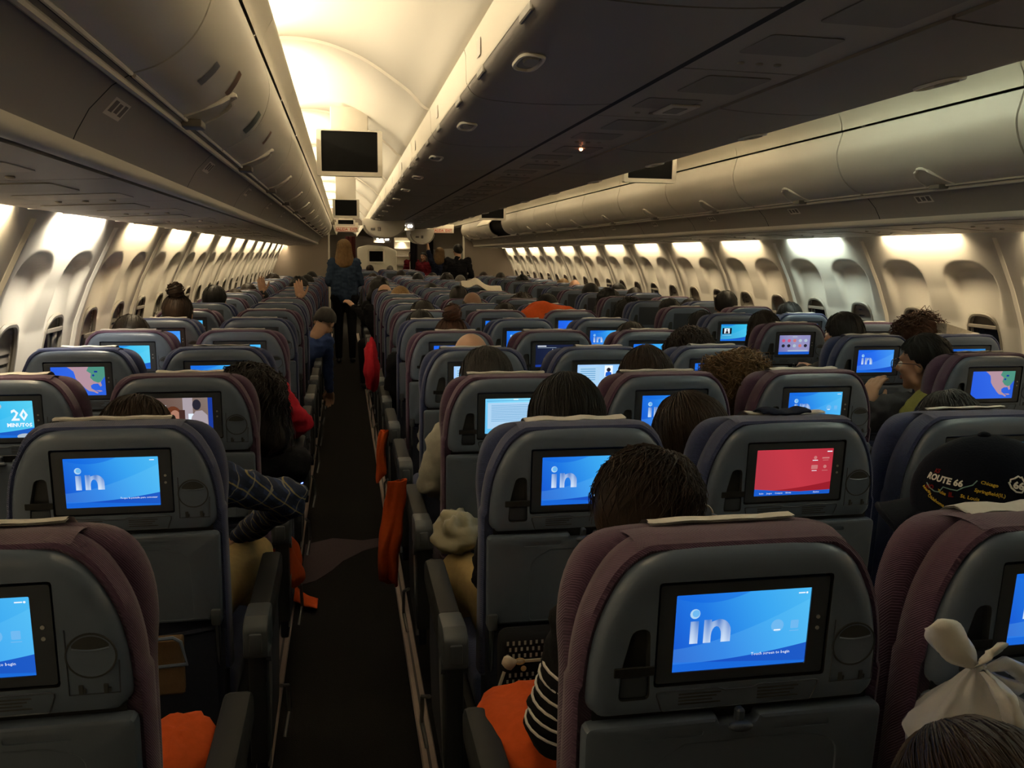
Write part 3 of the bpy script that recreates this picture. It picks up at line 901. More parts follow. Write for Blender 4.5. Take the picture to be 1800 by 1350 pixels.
service_strip(10, 'row of grey service panels under the right bins', (1.502, 1.985), 1.616, 1.592, 0.80, -2.3, PART - 0.3, ('bin_under', 'panel_dark', 'panel_grey'))
cs = service_strip(11, 'strip of dark grey service panels beneath the centre bins', (-0.150, 0.178), 1.9465, 1.9435, 0.80, -2.0, 14.0, ('panel_grey', 'panel_dark', 'panel_dark'))
bm = bmesh.new(); box(bm, -0.183, -0.152, Y0, 14.0, 1.9455, 1.950); put('dark_gap', mesh_of('dark_gap', bm, 'gap', False), cs)
bm = bmesh.new(); ball(bm, (0, 0, 0), 0.008, 10, 8); put('reading_light', mesh_of('reading_light', bm, 'led_red'), cs, (0.04, 2.91, 1.940))
bm = bmesh.new(); box(bm, -0.05, 0.05, -0.09, 0.09, -0.004, 0.004, 0.003, 1); box(bm, -0.028, 0.02, -0.05, 0.05, -0.006, -0.0035, mi=1)
put('exit_placard', mesh_of('exit_placard', bm, ['placard', 'panel_dark']), cs, (0.06, 1.79, 1.941))

# ------------------------------------------------------------------ aft wall, partitions and far end
bm = bmesh.new(); box(bm, -2.35, 2.35, Y0 - 0.1, Y0, 0, 2.45)
tag(put('wall_aft', mesh_of('wall_aft', bm, 'beige', False)), 'beige aft bulkhead closing the cabin behind the camera', 'wall', kind='structure')
bm = bmesh.new(); box(bm, -2.35, 2.35, Y1, Y1 + 0.1, 0, 2.45)
tag(put('wall_forward', mesh_of('wall_forward', bm, 'beige', False)), 'beige forward end wall far beyond the galley', 'wall', kind='structure')
for side, nm, yp in ((-1, 'left', 15.2), (1, 'right', 16.26)):
    r_ = empty('wall_partition_' + nm, (0, yp, 0), label='tall beige partition across the end of the %s seats' % nm, cat='partition', kind='structure')
    o = [(1.29, 0.0), (2.32, 0.0), (2.33, 0.8), (2.28, 1.15), (2.10, 1.56), (2.0, 1.66), (1.75, 2.06), (1.48, 2.06), (1.29, 1.98)]
    bm = bmesh.new(); slab(bm, [(side * x, z) for x, z in o], 0.0, 0.05, 0.008); put('partition_panel', mesh_of('partition_panel', bm, 'beige'), r_)
    bm = bmesh.new(); box(bm, min(side * 1.27, side * 1.30), max(side * 1.27, side * 1.30), -0.01, 0.07, 0, 2.0, 0.006, 2); put('partition_edge', mesh_of('partition_edge', bm, 'wall_trim'), r_)
# rounded end of the left and right bin rows above the partitions
for side, nm, yp in ((-1, 'left', 15.208), (1, 'right', 16.266)):
    bm = bmesh.new(); prof = DS + [(1.46, 1.70), (1.50, 1.62), (1.95, 1.6), (1.95, 2.03)]
    slab(bm, [(side * x, z) for x, z in prof], 0, 0.03)
    tag(put('bin_end_panel', mesh_of('bin_end_panel', bm, 'bin'), None, (0, yp - 0.04, 0)), 'rounded end panel closing the %s row of bins' % nm, 'panel')

# ceiling exit signs, monument with monitor, galley and curtains far forward
def exit_sign(x, y, z, w, label):
    s = empty('exit_sign', (x, y, z), label=label, cat='sign', group='exit signs above the aisles')
    bm = bmesh.new(); box(bm, -w / 2, w / 2, 0, 0.05, -0.055, 0.11, 0.008, 2); put('sign_box', mesh_of('sign_box', bm, 'sign_white'), s)
    bm = bmesh.new(); box(bm, -w / 2 + 0.03, w / 2 - 0.03, -0.003, 0.0, -0.045, -0.040); box(bm, -w / 2 + 0.03, w / 2 - 0.03, -0.003, 0.0, 0.022, 0.027)
    add_bm(bm, text_bm('SALIDA  EXIT', 0.062, bold=0.0012), lambda c: Vector((c.x, -0.0025, c.y - 0.010)))
    put('lettering', mesh_of('lettering', bm, 'sign_red', False), s)
    bm = bmesh.new(); box(bm, -0.02, 0.02, 0.01, 0.04, 0.10, (2.34 - z)); put('hanger', mesh_of('hanger', bm, 'sign_white', False), s)
exit_sign(-0.97, 14.6, 1.885, 0.40, 'white sign with red SALIDA EXIT lettering above the left aisle')
exit_sign(0.86, 16.2, 1.93, 0.44, 'white sign with red SALIDA EXIT lettering above the right aisle')
bm = bmesh.new(); box(bm, -1.45, -0.60, 17.2, 17.25, 2.03, 2.36); tag(put('ceiling_bulkhead', mesh_of('ceiling_bulkhead', bm, 'beige', False)), 'pale lintel across the left aisle ceiling behind the exit sign', 'lintel')

mon = empty('monument_wall', (0, 27.0, 0), label='pale arched monument wall holding a small dark monitor far ahead', cat='wall')
o = rounded([(-0.62, 0.0, 0), (0.60, 0.0, 0), (0.60, 1.58, 0.10), (0.30, 1.70, 0.2), (-0.30, 1.74, 0.2), (-0.62, 1.66, 0.1)], 6)
bm = bmesh.new(); slab(bm, o, 0, 0.3, 0.03); put('monument_panel', mesh_of('monument_panel', bm, 'sign_white'), mon)
bm = bmesh.new(); slab(bm, rrect(-0.30, 0.22, 1.17, 1.62, 0.05), -0.05, 0, 0.015); put('monitor_frame', mesh_of('monitor_frame', bm, 'sign_white'), mon)
bm = bmesh.new(); slab(bm, rrect(-0.25, 0.17, 1.23, 1.55, 0.01), -0.056, -0.05); put('monitor_screen', mesh_of('monitor_screen', bm, 'mon_glass'), mon)

def curtain(x0, x1, y, z0, z1, matn, label):
    bm = bmesh.new(); n_ = 26
    a = [(x0 + (x1 - x0) * k / n_, y + 0.03 * math.sin(k * 1.7), 0) for k in range(n_ + 1)]
    back = [(p[0], p[1] + 0.012, 0) for p in reversed(a)]
    loft(bm, [[(p[0], p[1], z) for p in a + back] for z in (z0, (z0 + z1) / 2, z1)])
    tag(put('curtain', mesh_of('curtain', bm, matn)), label, 'curtain')
curtain(0.62, 0.80, 21.5, 0.0, 1.98, 'curtain', 'dark drawn-back curtain beside the right aisle far ahead')
curtain(0.80, 0.90, 24.0, 0.0, 1.95, 'curtain_red', 'dark red curtain deep in the right aisle')
curtain(-0.98, -0.70, 24.5, 0.0, 1.95, 'curtain_red', 'dark red curtain behind the person standing in the left aisle')
curtain(1.24, 1.40, 23.5, 0.0, 2.0, 'curtain', 'dark curtain at the outer side of the right aisle')
gl = empty('galley', (0.72, 28.2, 0), label='lit galley niche seen past the pale monument wall', cat='galley')
bm = bmesh.new(); box(bm, -0.12, 0.45, 0.2, 0.3, 0.0, 2.0); put('galley_back', mesh_of('galley_back', bm, 'sign_white', False), gl)
bm = bmesh.new(); 
for z in (1.10, 1.38, 1.62): box(bm, -0.12, 0.45, 0.0, 0.2, z, z + 0.03)
put('galley_shelves', mesh_of('galley_shelves', bm, 'beige', False), gl)
bm = bmesh.new(); box(bm, -0.10, 0.40, 0.02, 0.06, 1.86, 1.90); put('galley_lamp', mesh_of('galley_lamp', bm, 'galley_light', False), gl)
lamp_light('galley_glow', gl, (0.15, -0.05, 1.85), (0.15, 0.2, 1.2), 0.4, 0.1, 3.0, WARM)

# lowered pivot bins near the end of the centre row
def pivot_bin(y, x0, x1, zt, zb, length, label, spots=True):
    b = empty('pivot_bin', (0, y, 0), label=label, cat='overhead bin', group='lowered centre pivot bins')
    cx = (x0 + x1) / 2
    o = [(x0, zt)] + [(x0 + (x1 - x0) * (0.5 - 0.5 * math.cos(math.pi * k / 14)), zt - (zt - zb) * math.sin(math.pi * k / 14) ** 0.75) for k in range(1, 14)] + [(x1, zt)]
    bm = bmesh.new(); slab(bm, o, 0, length, 0.012); put('bin_bucket', mesh_of('bin_bucket', bm, 'wall_trim'), b)
    bm = bmesh.new(); tube(bm, [(p[0], -0.004, p[1] - 0.012) for p in o[1:-1]], 0.012, 6); put('bin_rim', mesh_of('bin_rim', bm, 'panel_grey'), b)
    bm = bmesh.new(); box(bm, x0 + 0.10, x0 + 0.16, -0.012, 0.0, zb + 0.10, zb + 0.13, 0.004, 1); box(bm, x0 + 0.20, x0 + 0.24, -0.012, 0.0, zb + 0.09, zb + 0.14, 0.004, 1); put('pivot_latch', mesh_of('pivot_latch', bm, 'panel_dark'), b)
pivot_bin(11.9, -0.74, -0.14, 1.965, 1.70, 1.1, 'lowered cream pivot bin under the end of the centre row')
pivot_bin(15.2, 0.16, 0.60, 1.92, 1.66, 1.0, 'second lowered cream pivot bin, touched by the raised hand')
for x, y, z, label in ((-0.06, 13.4, 1.90, 'cluster of bright ceiling spots past the first lowered bin'), (-0.28, 16.6, 1.74, 'cluster of small bright spots above the monument wall')):
    s = empty('spot_cluster', (x, y, z), label=label, cat='lamp', group='ceiling spot clusters')
    bm = bmesh.new(); box(bm, -0.17, 0.17, 0.01, 0.06, -0.06, (0.10 if y < 15 else 0.23), 0.01, 2); put('spot_housing', mesh_of('spot_housing', bm, 'panel_grey'), s)
    bm = bmesh.new()
    for q in (-0.09, 0.0, 0.07, 0.11): ball(bm, (q, 0.0, 0.01), (0.022, 0.014, 0.026), 8, 6)
    put('spots', mesh_of('spots', bm, 'lamp_dot'), s)
    lamp_light('spot_light', s, (0, -0.02, 0.0), (0.0, 0.6 if y > 15 else -0.3, -0.5), 0.2, 0.04, 14.0 if y > 15 else 4.0, WARM)
bm = bmesh.new(); box(bm, -0.62, 0.62, 14.2, 14.26, 1.95, 2.12); tag(put('centre_bin_end', mesh_of('centre_bin_end', bm, 'panel_grey', False)), 'grey end panel closing the row of centre bins', 'panel')

# ------------------------------------------------------------------ drop-down monitors over the aisles
def monitor(x, y, z, w, h, label, tilt=0.0):
    t = empty('overhead_monitor', (x, y, z), label=label, cat='monitor', group='ceiling monitors')
    bm = bmesh.new()
    ov, hv = plate(bm, rrect(-w / 2, w / 2, -h / 2, h / 2, 0.012), 0.0, [rrect(-w / 2 + 0.028, w / 2 - 0.028, -h / 2 + 0.026, h / 2 - 0.008, 0.006)])
    rim(bm, ov, 0.05); rim(bm, hv[0], 0.012, cap=False)
    f_ = put('monitor_frame', mesh_of('monitor_frame', bm, 'mon_frame'), t)
    bm = bmesh.new(); slab(bm, rrect(-w / 2 + 0.026, w / 2 - 0.026, -h / 2 + 0.024, h / 2 - 0.006, 0.004), 0.010, 0.03); put('monitor_glass', mesh_of('monitor_glass', bm, 'mon_glass', False), t)
    bm = bmesh.new(); zc = np.interp(abs(x), [p[0] for p in CEIL[:9]], [p[1] for p in CEIL[:9]]); box(bm, -0.11, 0.11, 0.03, 0.09, h / 2 - 0.02, zc - z - 0.002, 0.01, 2); put('monitor_hinge', mesh_of('monitor_hinge', bm, 'mon_frame'), t)
    bm = bmesh.new(); slab(bm, rrect(-w / 2 + 0.05, w / 2 - 0.05, -h / 2 + 0.04, h / 2 - 0.02, 0.02), 0.05, 0.085, 0.0); put('monitor_back', mesh_of('monitor_back', bm, 'mon_frame'), t)
monitor(-0.977, 4.40, 2.052, 0.385, 0.268, 'dark drop-down monitor in a cream frame above the left aisle')
monitor(-0.990, 9.0, 1.953, 0.290, 0.205, 'second dark monitor further along the left aisle')
monitor(-0.985, 13.6, 1.955, 0.30, 0.10, 'third small monitor far along the left aisle')
monitor(0.965, 4.60, 2.070, 0.36, 0.250, 'dark drop-down monitor in a cream frame above the right aisle')
monitor(0.98, 11.0, 2.060, 0.36, 0.25, 'second dark monitor further along the right aisle')
# ------------------------------------------------------------------ seats
# seat-local axes: x right, y forward (away from the camera), z up; the screen centre is at (0, 0, 0.97)
TILT = 0.075
SW, SH = 0.1915, 0.1108
def lean_bm(bm):
    for v in bm.verts:
        if v.co.z > 0.42: v.co.y -= (v.co.z - 0.97) * TILT
def seat_mesh(name, bm, mats, angle=0.6, smooth=True):
    lean_bm(bm)
    return mesh_of(name, bm, mats, smooth, angle)

def mirror_outline(right):
    """right half from bottom to top -> closed outline"""
    return [(x, z) for x, z in right] + [(-x, z) for x, z in reversed(right)]
SHELL_R = smooth_prof([(0.196, 0.857), (0.208, 0.872), (0.209, 0.90), (0.206, 0.94), (0.197, 0.985), (0.181, 1.025), (0.160, 1.058), (0.128, 1.080), (0.085, 1.0865), (0.02, 1.0875)], 3)
SHELL = mirror_outline(SHELL_R)
def grow(outline, d, c=(0, 0.93)):
    out = []
    n = len(outline)
    for i in range(n):
        a = Vector(outline[i - 1]); b = Vector(outline[(i + 1) % n]); t = b - a
        nr = Vector((t.y, -t.x)).normalized()
        if nr.dot(Vector(outline[i]) - Vector(c)) < 0: nr = -nr
        out.append((outline[i][0] + nr.x * d, outline[i][1] + nr.y * d))
    return out
BZ = rrect(-0.1215, 0.1245, 0.97 - 0.0735, 0.97 + 0.0755, 0.005, 2)
NICHE = rounded([(-0.170, 0.880, 0.008), (-0.126, 0.880, 0.008), (-0.130, 0.982, 0.010), (-0.154, 0.982, 0.014), (-0.166, 0.93, 0.02)], 3)

SM = {}
def build_seat_meshes():
    # ---- moulded back shell with screen well and pocket niche
    bm = bmesh.new()
    # broad rounded shoulder round the edge
    prof = [(-0.027, -0.0160), (-0.020, -0.0152), (-0.0135, -0.0132), (-0.0075, -0.0098), (-0.003, -0.0045), (0.0, 0.003), (0.0, 0.022)]
    def edge(d):
        # the foot of the shell keeps a tight edge, shoulders and crown are broad
        o = grow(SHELL, d)
        return [(p[0] if q[1] > 0.885 else q[0] * (1 + d * 4.0), p[1] if q[1] > 0.885 else q[1] - d * 0.15) for p, q in zip(o, SHELL)]
    ov, hv = plate(bm, edge(prof[0][0]), prof[0][1], [BZ, NICHE])
    prev = ov; n = len(ov)
    for d, y in prof[1:]:
        cur = [bm.verts.new((x, y, z)) for x, z in edge(d)]
        for i in range(n): bm.faces.new((prev[i], prev[(i + 1) % n], cur[(i + 1) % n], cur[i]))
        prev = cur
    rim(bm, hv[0], 0.004, cap=True, mi=1)
    rim(bm, hv[1], -0.0035, inset=0.003, ctr=(-0.15, 0.93), cap=True, mi=2, mi_cap=2)
    box(bm, -0.200, 0.200, -0.0045, -0.0005, 0.828, 0.868, mi=1)
    SM['shell'] = seat_mesh('back_shell', bm, ['shell', 'bezel_gap', 'niche'], 0.55)
    # cheap shell for far rows
    bm = bmesh.new()
    slab(bm, SHELL[::2] if len(SHELL) % 2 == 0 else SHELL, -0.016, 0.022, 0.014)
    SM['shell_far'] = seat_mesh('back_shell', bm, 'shell', 0.6)
    # ---- screen surround
    bm = bmesh.new()
    o = rrect(-0.1180, 0.1210, 0.97 - 0.0700, 0.97 + 0.0705, 0.004, 2)
    h = rrect(-SW / 2, SW / 2, 0.97 - SH / 2, 0.97 + SH / 2, 0.001, 1)
    ov, hv = plate(bm, o, -0.0135, [h]); rim(bm, ov, 0.003, cap=False); rim(bm, hv[0], -0.0105, cap=False)
    SM['bezel'] = seat_mesh('screen_bezel', bm, 'bezel', 0.4)
    # controls: two dots right of the screen
    bm = bmesh.new()
    loft(bm, [[(0.1085 + 0.0028 * math.cos(a), y, 0.982 + 0.0028 * math.sin(a)) for a in [k * math.pi / 5 for k in range(10)]] for y in (-0.0148, -0.013)])
    SM['button'] = seat_mesh('screen_button', bm, 'button')
    # ---- the lit panel
    bm = bmesh.new()
    uvl = bm.loops.layers.uv.new('UVMap')
    vs = [bm.verts.new((x, -0.0115, z)) for x, z in ((-SW / 2, 0.97 - SH / 2), (SW / 2, 0.97 - SH / 2), (SW / 2, 0.97 + SH / 2), (-SW / 2, 0.97 + SH / 2))]
    f = bm.faces.new(vs)
    for l, uv in zip(f.loops, ((0, 0), (1, 0), (1, 1), (0, 1))): l[uvl].uv = uv
    lean_bm(bm)
    me = bpy.data.meshes.new('screen'); bm.to_mesh(me); bm.free()
    SM['screen'] = me
    # ---- cup-holder flap: panel, disc and latches
    bm = bmesh.new()
    tube(bm, [(0.134, -0.0165, 0.977), (0.134, -0.0165, 0.884), (0.197, -0.0165, 0.884), (0.198, -0.0150, 0.93)], 0.0011, 4)
    SM['cup_panel'] = seat_mesh('cup_panel', bm, 'shell_dark')
    bm = bmesh.new()
    c = (0.1645, 0.939); R = 0.031
    ring = [(c[0] + R * math.cos(a), -0.0168, c[1] + R * math.sin(a)) for a in [k * math.pi / 16 for k in range(32)]]
    tube(bm, ring, 0.0016, 5, closed=True, mi=1)
    bm.faces.new([bm.verts.new((c[0] + (R - 0.001) * math.cos(a), -0.0172, c[1] + (R - 0.001) * math.sin(a))) for a in [k * math.pi / 16 for k in range(32)]])
    # crescent thumb recess at the top of the disc
    top = [(c[0] + (R - 0.003) * math.cos(a), c[1] + (R - 0.003) * math.sin(a)) for a in [math.radians(q) for q in range(35, 150, 10)]]
    bot = [(x, c[1] + 0.012 - 0.004 * math.cos((x - c[0]) / 0.025 * 1.5)) for x, z in reversed(top)]
    bm.faces.new([bm.verts.new((x, -0.0176, z)) for x, z in top + bot]).material_index = 1
    tube(bm, [(x, -0.018, z) for x, z in bot], 0.0014, 4)
    SM['cup'] = seat_mesh('cup_holder', bm, ['shell', 'niche'])
    bm = bmesh.new()
    for x in (0.149,):
        box(bm, x - 0.003, x + 0.003, -0.0185, -0.016, 0.884, 0.898, 0.0008, 1)
        box(bm, x + 0.003, x + 0.006, -0.0180, -0.016, 0.886, 0.892)
    SM['cup_latch'] = seat_mesh('cup_latch', bm, 'niche')
    # ---- pocket strap
    bm = bmesh.new(); box(bm, -0.177, -0.121, -0.0175, -0.014, 0.915, 0.929, 0.001, 1)
    SM['strap'] = seat_mesh('pocket_strap', bm, 'strap')
    bm = bmesh.new(); slab(bm, rounded([(-0.1685, 0.8825, 0.006), (-0.1275, 0.8825, 0.006), (-0.1285, 0.912, 0.002), (-0.1665, 0.912, 0.002)], 2), -0.0135, -0.004, 0.002); SM['pocket_front'] = seat_mesh('pocket_front', bm, 'shell_dark')
    # ---- info strip with print below the screen
    bm = bmesh.new()
    for x0 in (-0.085,):
        for k in range(4):
            box(bm, x0, x0 + 0.060 - 0.006 * ((k * 2) % 3), -0.0166, -0.0158, 0.868 + k * 0.0048, 0.8702 + k * 0.0048)
    SM['print'] = seat_mesh('instruction_print', bm, 'ink', smooth=False)
    bm = bmesh.new()
    o = rounded([(-0.108, 0.861, 0.004), (0.108, 0.861, 0.004), (0.118, 0.890, 0.005), (0.03, 0.890, 0.004), (0.02, 0.886, 0.003), (-0.02, 0.886, 0.003), (-0.03, 0.890, 0.004), (-0.118, 0.890, 0.005)], 2)
    tube(bm, [(x, -0.0163, z) for x, z in o], 0.0012, 4, closed=True)
    SM['strip'] = seat_mesh('strip_edge', bm, 'shell_dark')
    # ---- tray table
    bm = bmesh.new()
    o = rounded([(-0.213, 0.655, 0.010), (-0.190, 0.655, 0.006), (-0.188, 0.638, 0.004), (0.188, 0.638, 0.004), (0.190, 0.655, 0.006), (0.213, 0.655, 0.010), (0.215, 0.849, 0.014), (0.03, 0.849, 0.004), (0.026, 0.838, 0.004), (-0.026, 0.838, 0.004), (-0.03, 0.849, 0.004), (-0.215, 0.849, 0.014)], 3)
    inner = grow(o, -0.007, (0, 0.75))
    slots = [rrect(-0.135, -0.050, 0.824, 0.834, 0.004, 2), rrect(0.050, 0.135, 0.824, 0.834, 0.004, 2), rounded([(-0.118, 0.645, 0.01), (0.155, 0.645, 0.01), (0.150, 0.80, 0.03), (0.10, 0.815, 0.01), (-0.075, 0.815, 0.01), (-0.120, 0.79, 0.05)], 4)]
    ov, hv = plate(bm, inner, -0.026, slots)
    o1 = [bm.verts.new((x, -0.0235, z)) for x, z in grow(o, -0.002, (0, 0.75))]; o2 = [bm.verts.new((x, -0.018, z)) for x, z in o]; o3 = [bm.verts.new((x, -0.002, z)) for x, z in o]
    n = len(ov)
    for A, B in ((ov, o1), (o1, o2), (o2, o3)):
        for i in range(n): bm.faces.new((A[i], A[(i + 1) % n], B[(i + 1) % n], B[i]))
    for h in hv[:2]: rim(bm, h, -0.0235)
    rim(bm, hv[2], -0.0245, inset=0.002, ctr=(0, 0.73))
    SM['tray'] = seat_mesh('tray_table', bm, 'tray', 0.5)
    bm = bmesh.new(); slab(bm, rrect(-0.213, 0.213, 0.640, 0.849, 0.012, 2), -0.026, -0.002, 0.006); SM['tray_far'] = seat_mesh('tray_table', bm, 'tray')
    # latch
    bm = bmesh.new(); ball(bm, (0, -0.032, 0.838), (0.018, 0.010, 0.008), 14, 8); box(bm, -0.006, 0.006, -0.032, -0.018, 0.840, 0.862, 0.003, 1)
    SM['latch'] = seat_mesh('tray_latch', bm, 'shell_dark')
    # hinge brackets
    bm = bmesh.new()
    for s in (-1,):
        x0, x1 = sorted((s * 0.190, s * 0.212)); box(bm, x0, x1, -0.034, 0.01, 0.628, 0.668, 0.005, 2)
        x0, x1 = sorted((s * 0.196, s * 0.206)); box(bm, x0, x1, -0.022, 0.0, 0.52, 0.632, 0.003, 1)
    SM['hinge'] = seat_mesh('tray_bracket', bm, 'arm_cap')
    # ---- lower back with literature pocket
    bm = bmesh.new(); slab(bm, rrect(-0.212, 0.212, 0.36, 0.70, 0.03, 4), 0.0, 0.09, 0.012)
    SM['lower'] = seat_mesh('lower_back', bm, 'lower_fabric')
    bm = bmesh.new()
    n = 12
    r0 = [(-0.195 + 0.39 * k / n, -0.012 - 0.028 * math.sin(math.pi * k / n), 0.615 - 0.008 * math.sin(math.pi * k / n)) for k in range(n + 1)]
    r1 = [(-0.200 + 0.40 * k / n, -0.010 - 0.018 * math.sin(math.pi * k / n), 0.39) for k in range(n + 1)]
    loft(bm, [r0, r1], False, False, closed=False); tube(bm, r0, 0.006, 6)
    SM['pocket'] = seat_mesh('literature_pocket', bm, 'lower_fabric')
    # ---- fabric back: rear band and the winged front cushion
    for c in ('maroon', 'blue'):
        bm = bmesh.new()
        band = grow(SHELL, 0.011)
        band = [(x, min(z, 1.0915)) for x, z in band]
        band = [(x * (1.0 if z > 0.9 else 1.02), z) for x, z in band]
        low = [(x, z) for x, z in band]
        # stretch the foot of the band down to the seat
        low = [(x, z if z > 0.88 else 0.50 + (z - 0.84) * 0.2) for x, z in low]
        rings = [[(x, 0.004, z) for x, z in grow(low, -0.012)], [(x, 0.0, z) for x, z in grow(low, -0.006)], [(x, 0.004, z) for x, z in low], [(x, 0.035, z) for x, z in grow(low, 0.003)], [(x, 0.058, z) for x, z in low], [(x, 0.064, z) for x, z in grow(low, -0.010)]]
        loft(bm, rings, True, True)
        SM['band_' + c] = seat_mesh('back_fabric', bm, c, 0.9)
        bm = bmesh.new()
        R = smooth_prof([(0.20, 0.50), (0.214, 0.62), (0.218, 0.76), (0.220, 0.87), (0.226, 0.94), (0.222, 1.00), (0.204, 1.050), (0.172, 1.078), (0.12, 1.0865), (0.03, 1.088)], 3)
        O = mirror_outline(R)
        rings = [[(x, 0.060, z) for x, z in grow(O, -0.028)], [(x, 0.064, z) for x, z in grow(O, -0.012)], [(x, 0.076, z) for x, z in grow(O, -0.003)], [(x, 0.098, z) for x, z in O], [(x, 0.122, z) for x, z in grow(O, -0.004)], [(x, 0.136, z) for x, z in grow(O, -0.016)], [(x, 0.140, z) for x, z in grow(O, -0.05)]]
        loft(bm, rings, True, True)
        SM['cush_' + c] = seat_mesh('back_cushion', bm, c, 0.9)
        # raised top seam panel
        bm = bmesh.new()
        loft(bm, [[(x, y, 1.0895 + 0.006 * math.sin(math.pi * (y + 0.004) / 0.10) - 0.06 * max(0, y - 0.04) - 0.20 * max(0, abs(x) - 0.11) ** 1.2) for x in np.linspace(-0.145, 0.145, 15)] for y in np.linspace(0.006, 0.10, 7)], False, False, closed=False)
        SM['seam_' + c] = seat_mesh('headrest_seam', bm, c, 0.9)
        bm = bmesh.new(); box(bm, -0.222, 0.222, 0.09, 0.56, 0.36, 0.455, 0.035, 4); SM['pan_' + c] = seat_mesh('seat_cushion', bm, c, 0.9)
    # ---- headrest cover
    for vi in range(4):
        bm = bmesh.new()
        rr = random.Random(vi)
        w = (0.118, 0.100, 0.125, 0.108)[vi]; sh = (0.0, 0.02, -0.015, 0.008)[vi]
        path = [(0.064 + 0.010 * vi, 1.0935), (0.085, 1.0955), (0.105, 1.0955), (0.125, 1.089), (0.142, 1.075), (0.150, 1.03), (0.152, 0.95)]
        rings = []
        for y, z in path:
            rings.append([(x + sh, y + 0.004 * math.sin(x * 60 + vi), z + 0.0016 * math.sin(x * 70 + vi * 2) - 0.25 * max(0, abs(x + sh) - 0.115) ** 1.3) for x in np.linspace(-w, w, 13)])
        for r in rings: pass
        loft(bm, rings, False, False, closed=False)
        loft(bm, [[(p[0], p[1], p[2] - 0.003) for p in r] for r in rings], False, False, closed=False)
        SM['cover_%d' % vi] = seat_mesh('headrest_cover', bm, 'cover', 1.2)
    # ---- frame, legs, end shroud
    bm = bmesh.new()
    box(bm, -0.24, 0.24, 0.16, 0.50, 0.31, 0.345, 0.008, 1)
    SM['beam'] = mesh_of('seat_frame', bm, 'frame_dark')
    bm = bmesh.new()
    tube(bm, [(0, 0.48, 0.31), (0, 0.50, 0.16), (0, 0.52, 0.0)], 0.016, 8); tube(bm, [(0, 0.18, 0.31), (0, 0.10, 0.15), (0, 0.06, 0.0)], 0.016, 8); tube(bm, [(0, 0.50, 0.10), (0, 0.08, 0.10)], 0.010, 6)
    SM['leg'] = mesh_of('seat_leg', bm, 'frame_dark')
    # ---- armrest: long pad, lighter cap at its rear end
    def arm_out(y0, y1, zt, zb):
        return rounded([(y0, zb, 0.012), (y1, zb + 0.03, 0.02), (y1 + 0.006, zt - 0.015, 0.03), (y1 - 0.03, zt, 0.02), (y0, zt - 0.004, 0.012)], 4)
    def ext_x(bm, o, hw, bev, mi=0):
        cy = sum(p[0] for p in o) / len(o); cz = sum(p[1] for p in o) / len(o)
        def sc(d):
            return grow(o, -d, (cy, cz))
        rings = []
        for d, x in ((bev, -hw), (bev * 0.3, -hw + bev * 0.3), (0, -hw + bev), (0, hw - bev), (bev * 0.3, hw - bev * 0.3), (bev, hw)):
            rings.append([(x, p[0], p[1]) for p in sc(d)])
        loft(bm, rings, mi=mi)
    bm = bmesh.new(); ext_x(bm, arm_out(0.075, 0.46, 0.648, 0.545), 0.026, 0.010); SM['arm'] = mesh_of('armrest', bm, 'arm_pad')
    bm = bmesh.new(); ext_x(bm, rounded([(-0.045, 0.56, 0.010), (0.08, 0.555, 0.01), (0.08, 0.645, 0.008), (-0.01, 0.648, 0.012), (-0.045, 0.632, 0.02)], 4), 0.028, 0.008)
    box(bm, -0.014, 0.014, -0.052, -0.01, 0.575, 0.62, 0.004, 2); tube(bm, [(-0.030, 0.0, 0.552), (0.030, 0.0, 0.552)], 0.018, 10)
    SM['arm_cap'] = mesh_of('armrest_cap', bm, 'arm_cap')
    bm = bmesh.new(); ext_x(bm, [(-0.03, 0.30), (0.05, 0.30), (0.05, 0.56), (-0.02, 0.56)], 0.020, 0.006); SM['arm_post'] = mesh_of('armrest_post', bm, 'frame_dark')
    bm = bmesh.new(); ext_x(bm, rounded([(0.0, 0.22, 0.03), (0.40, 0.24, 0.05), (0.46, 0.40, 0.05), (0.44, 0.53, 0.02), (0.06, 0.53, 0.02)], 4), 0.012, 0.005); SM['shroud'] = mesh_of('end_shroud', bm, 'lower_fabric')
    bm = bmesh.new(); tube(bm, [(0, 0.02, 0.26), (0, 0.10, 0.42), (0, 0.13, 0.54)], 0.005, 6); SM['shroud_edge'] = mesh_of('shroud_edge', bm, 'frame_metal')
    bm = bmesh.new(); tube(bm, [(0.0, 0.42, 0.26), (0.012, 0.50, 0.22), (0.012, 0.54, 0.12), (0.0, 0.50, 0.06)], 0.006, 6)
    SM['footbar'] = mesh_of('foot_bar', bm, 'frame_metal')

build_seat_meshes()

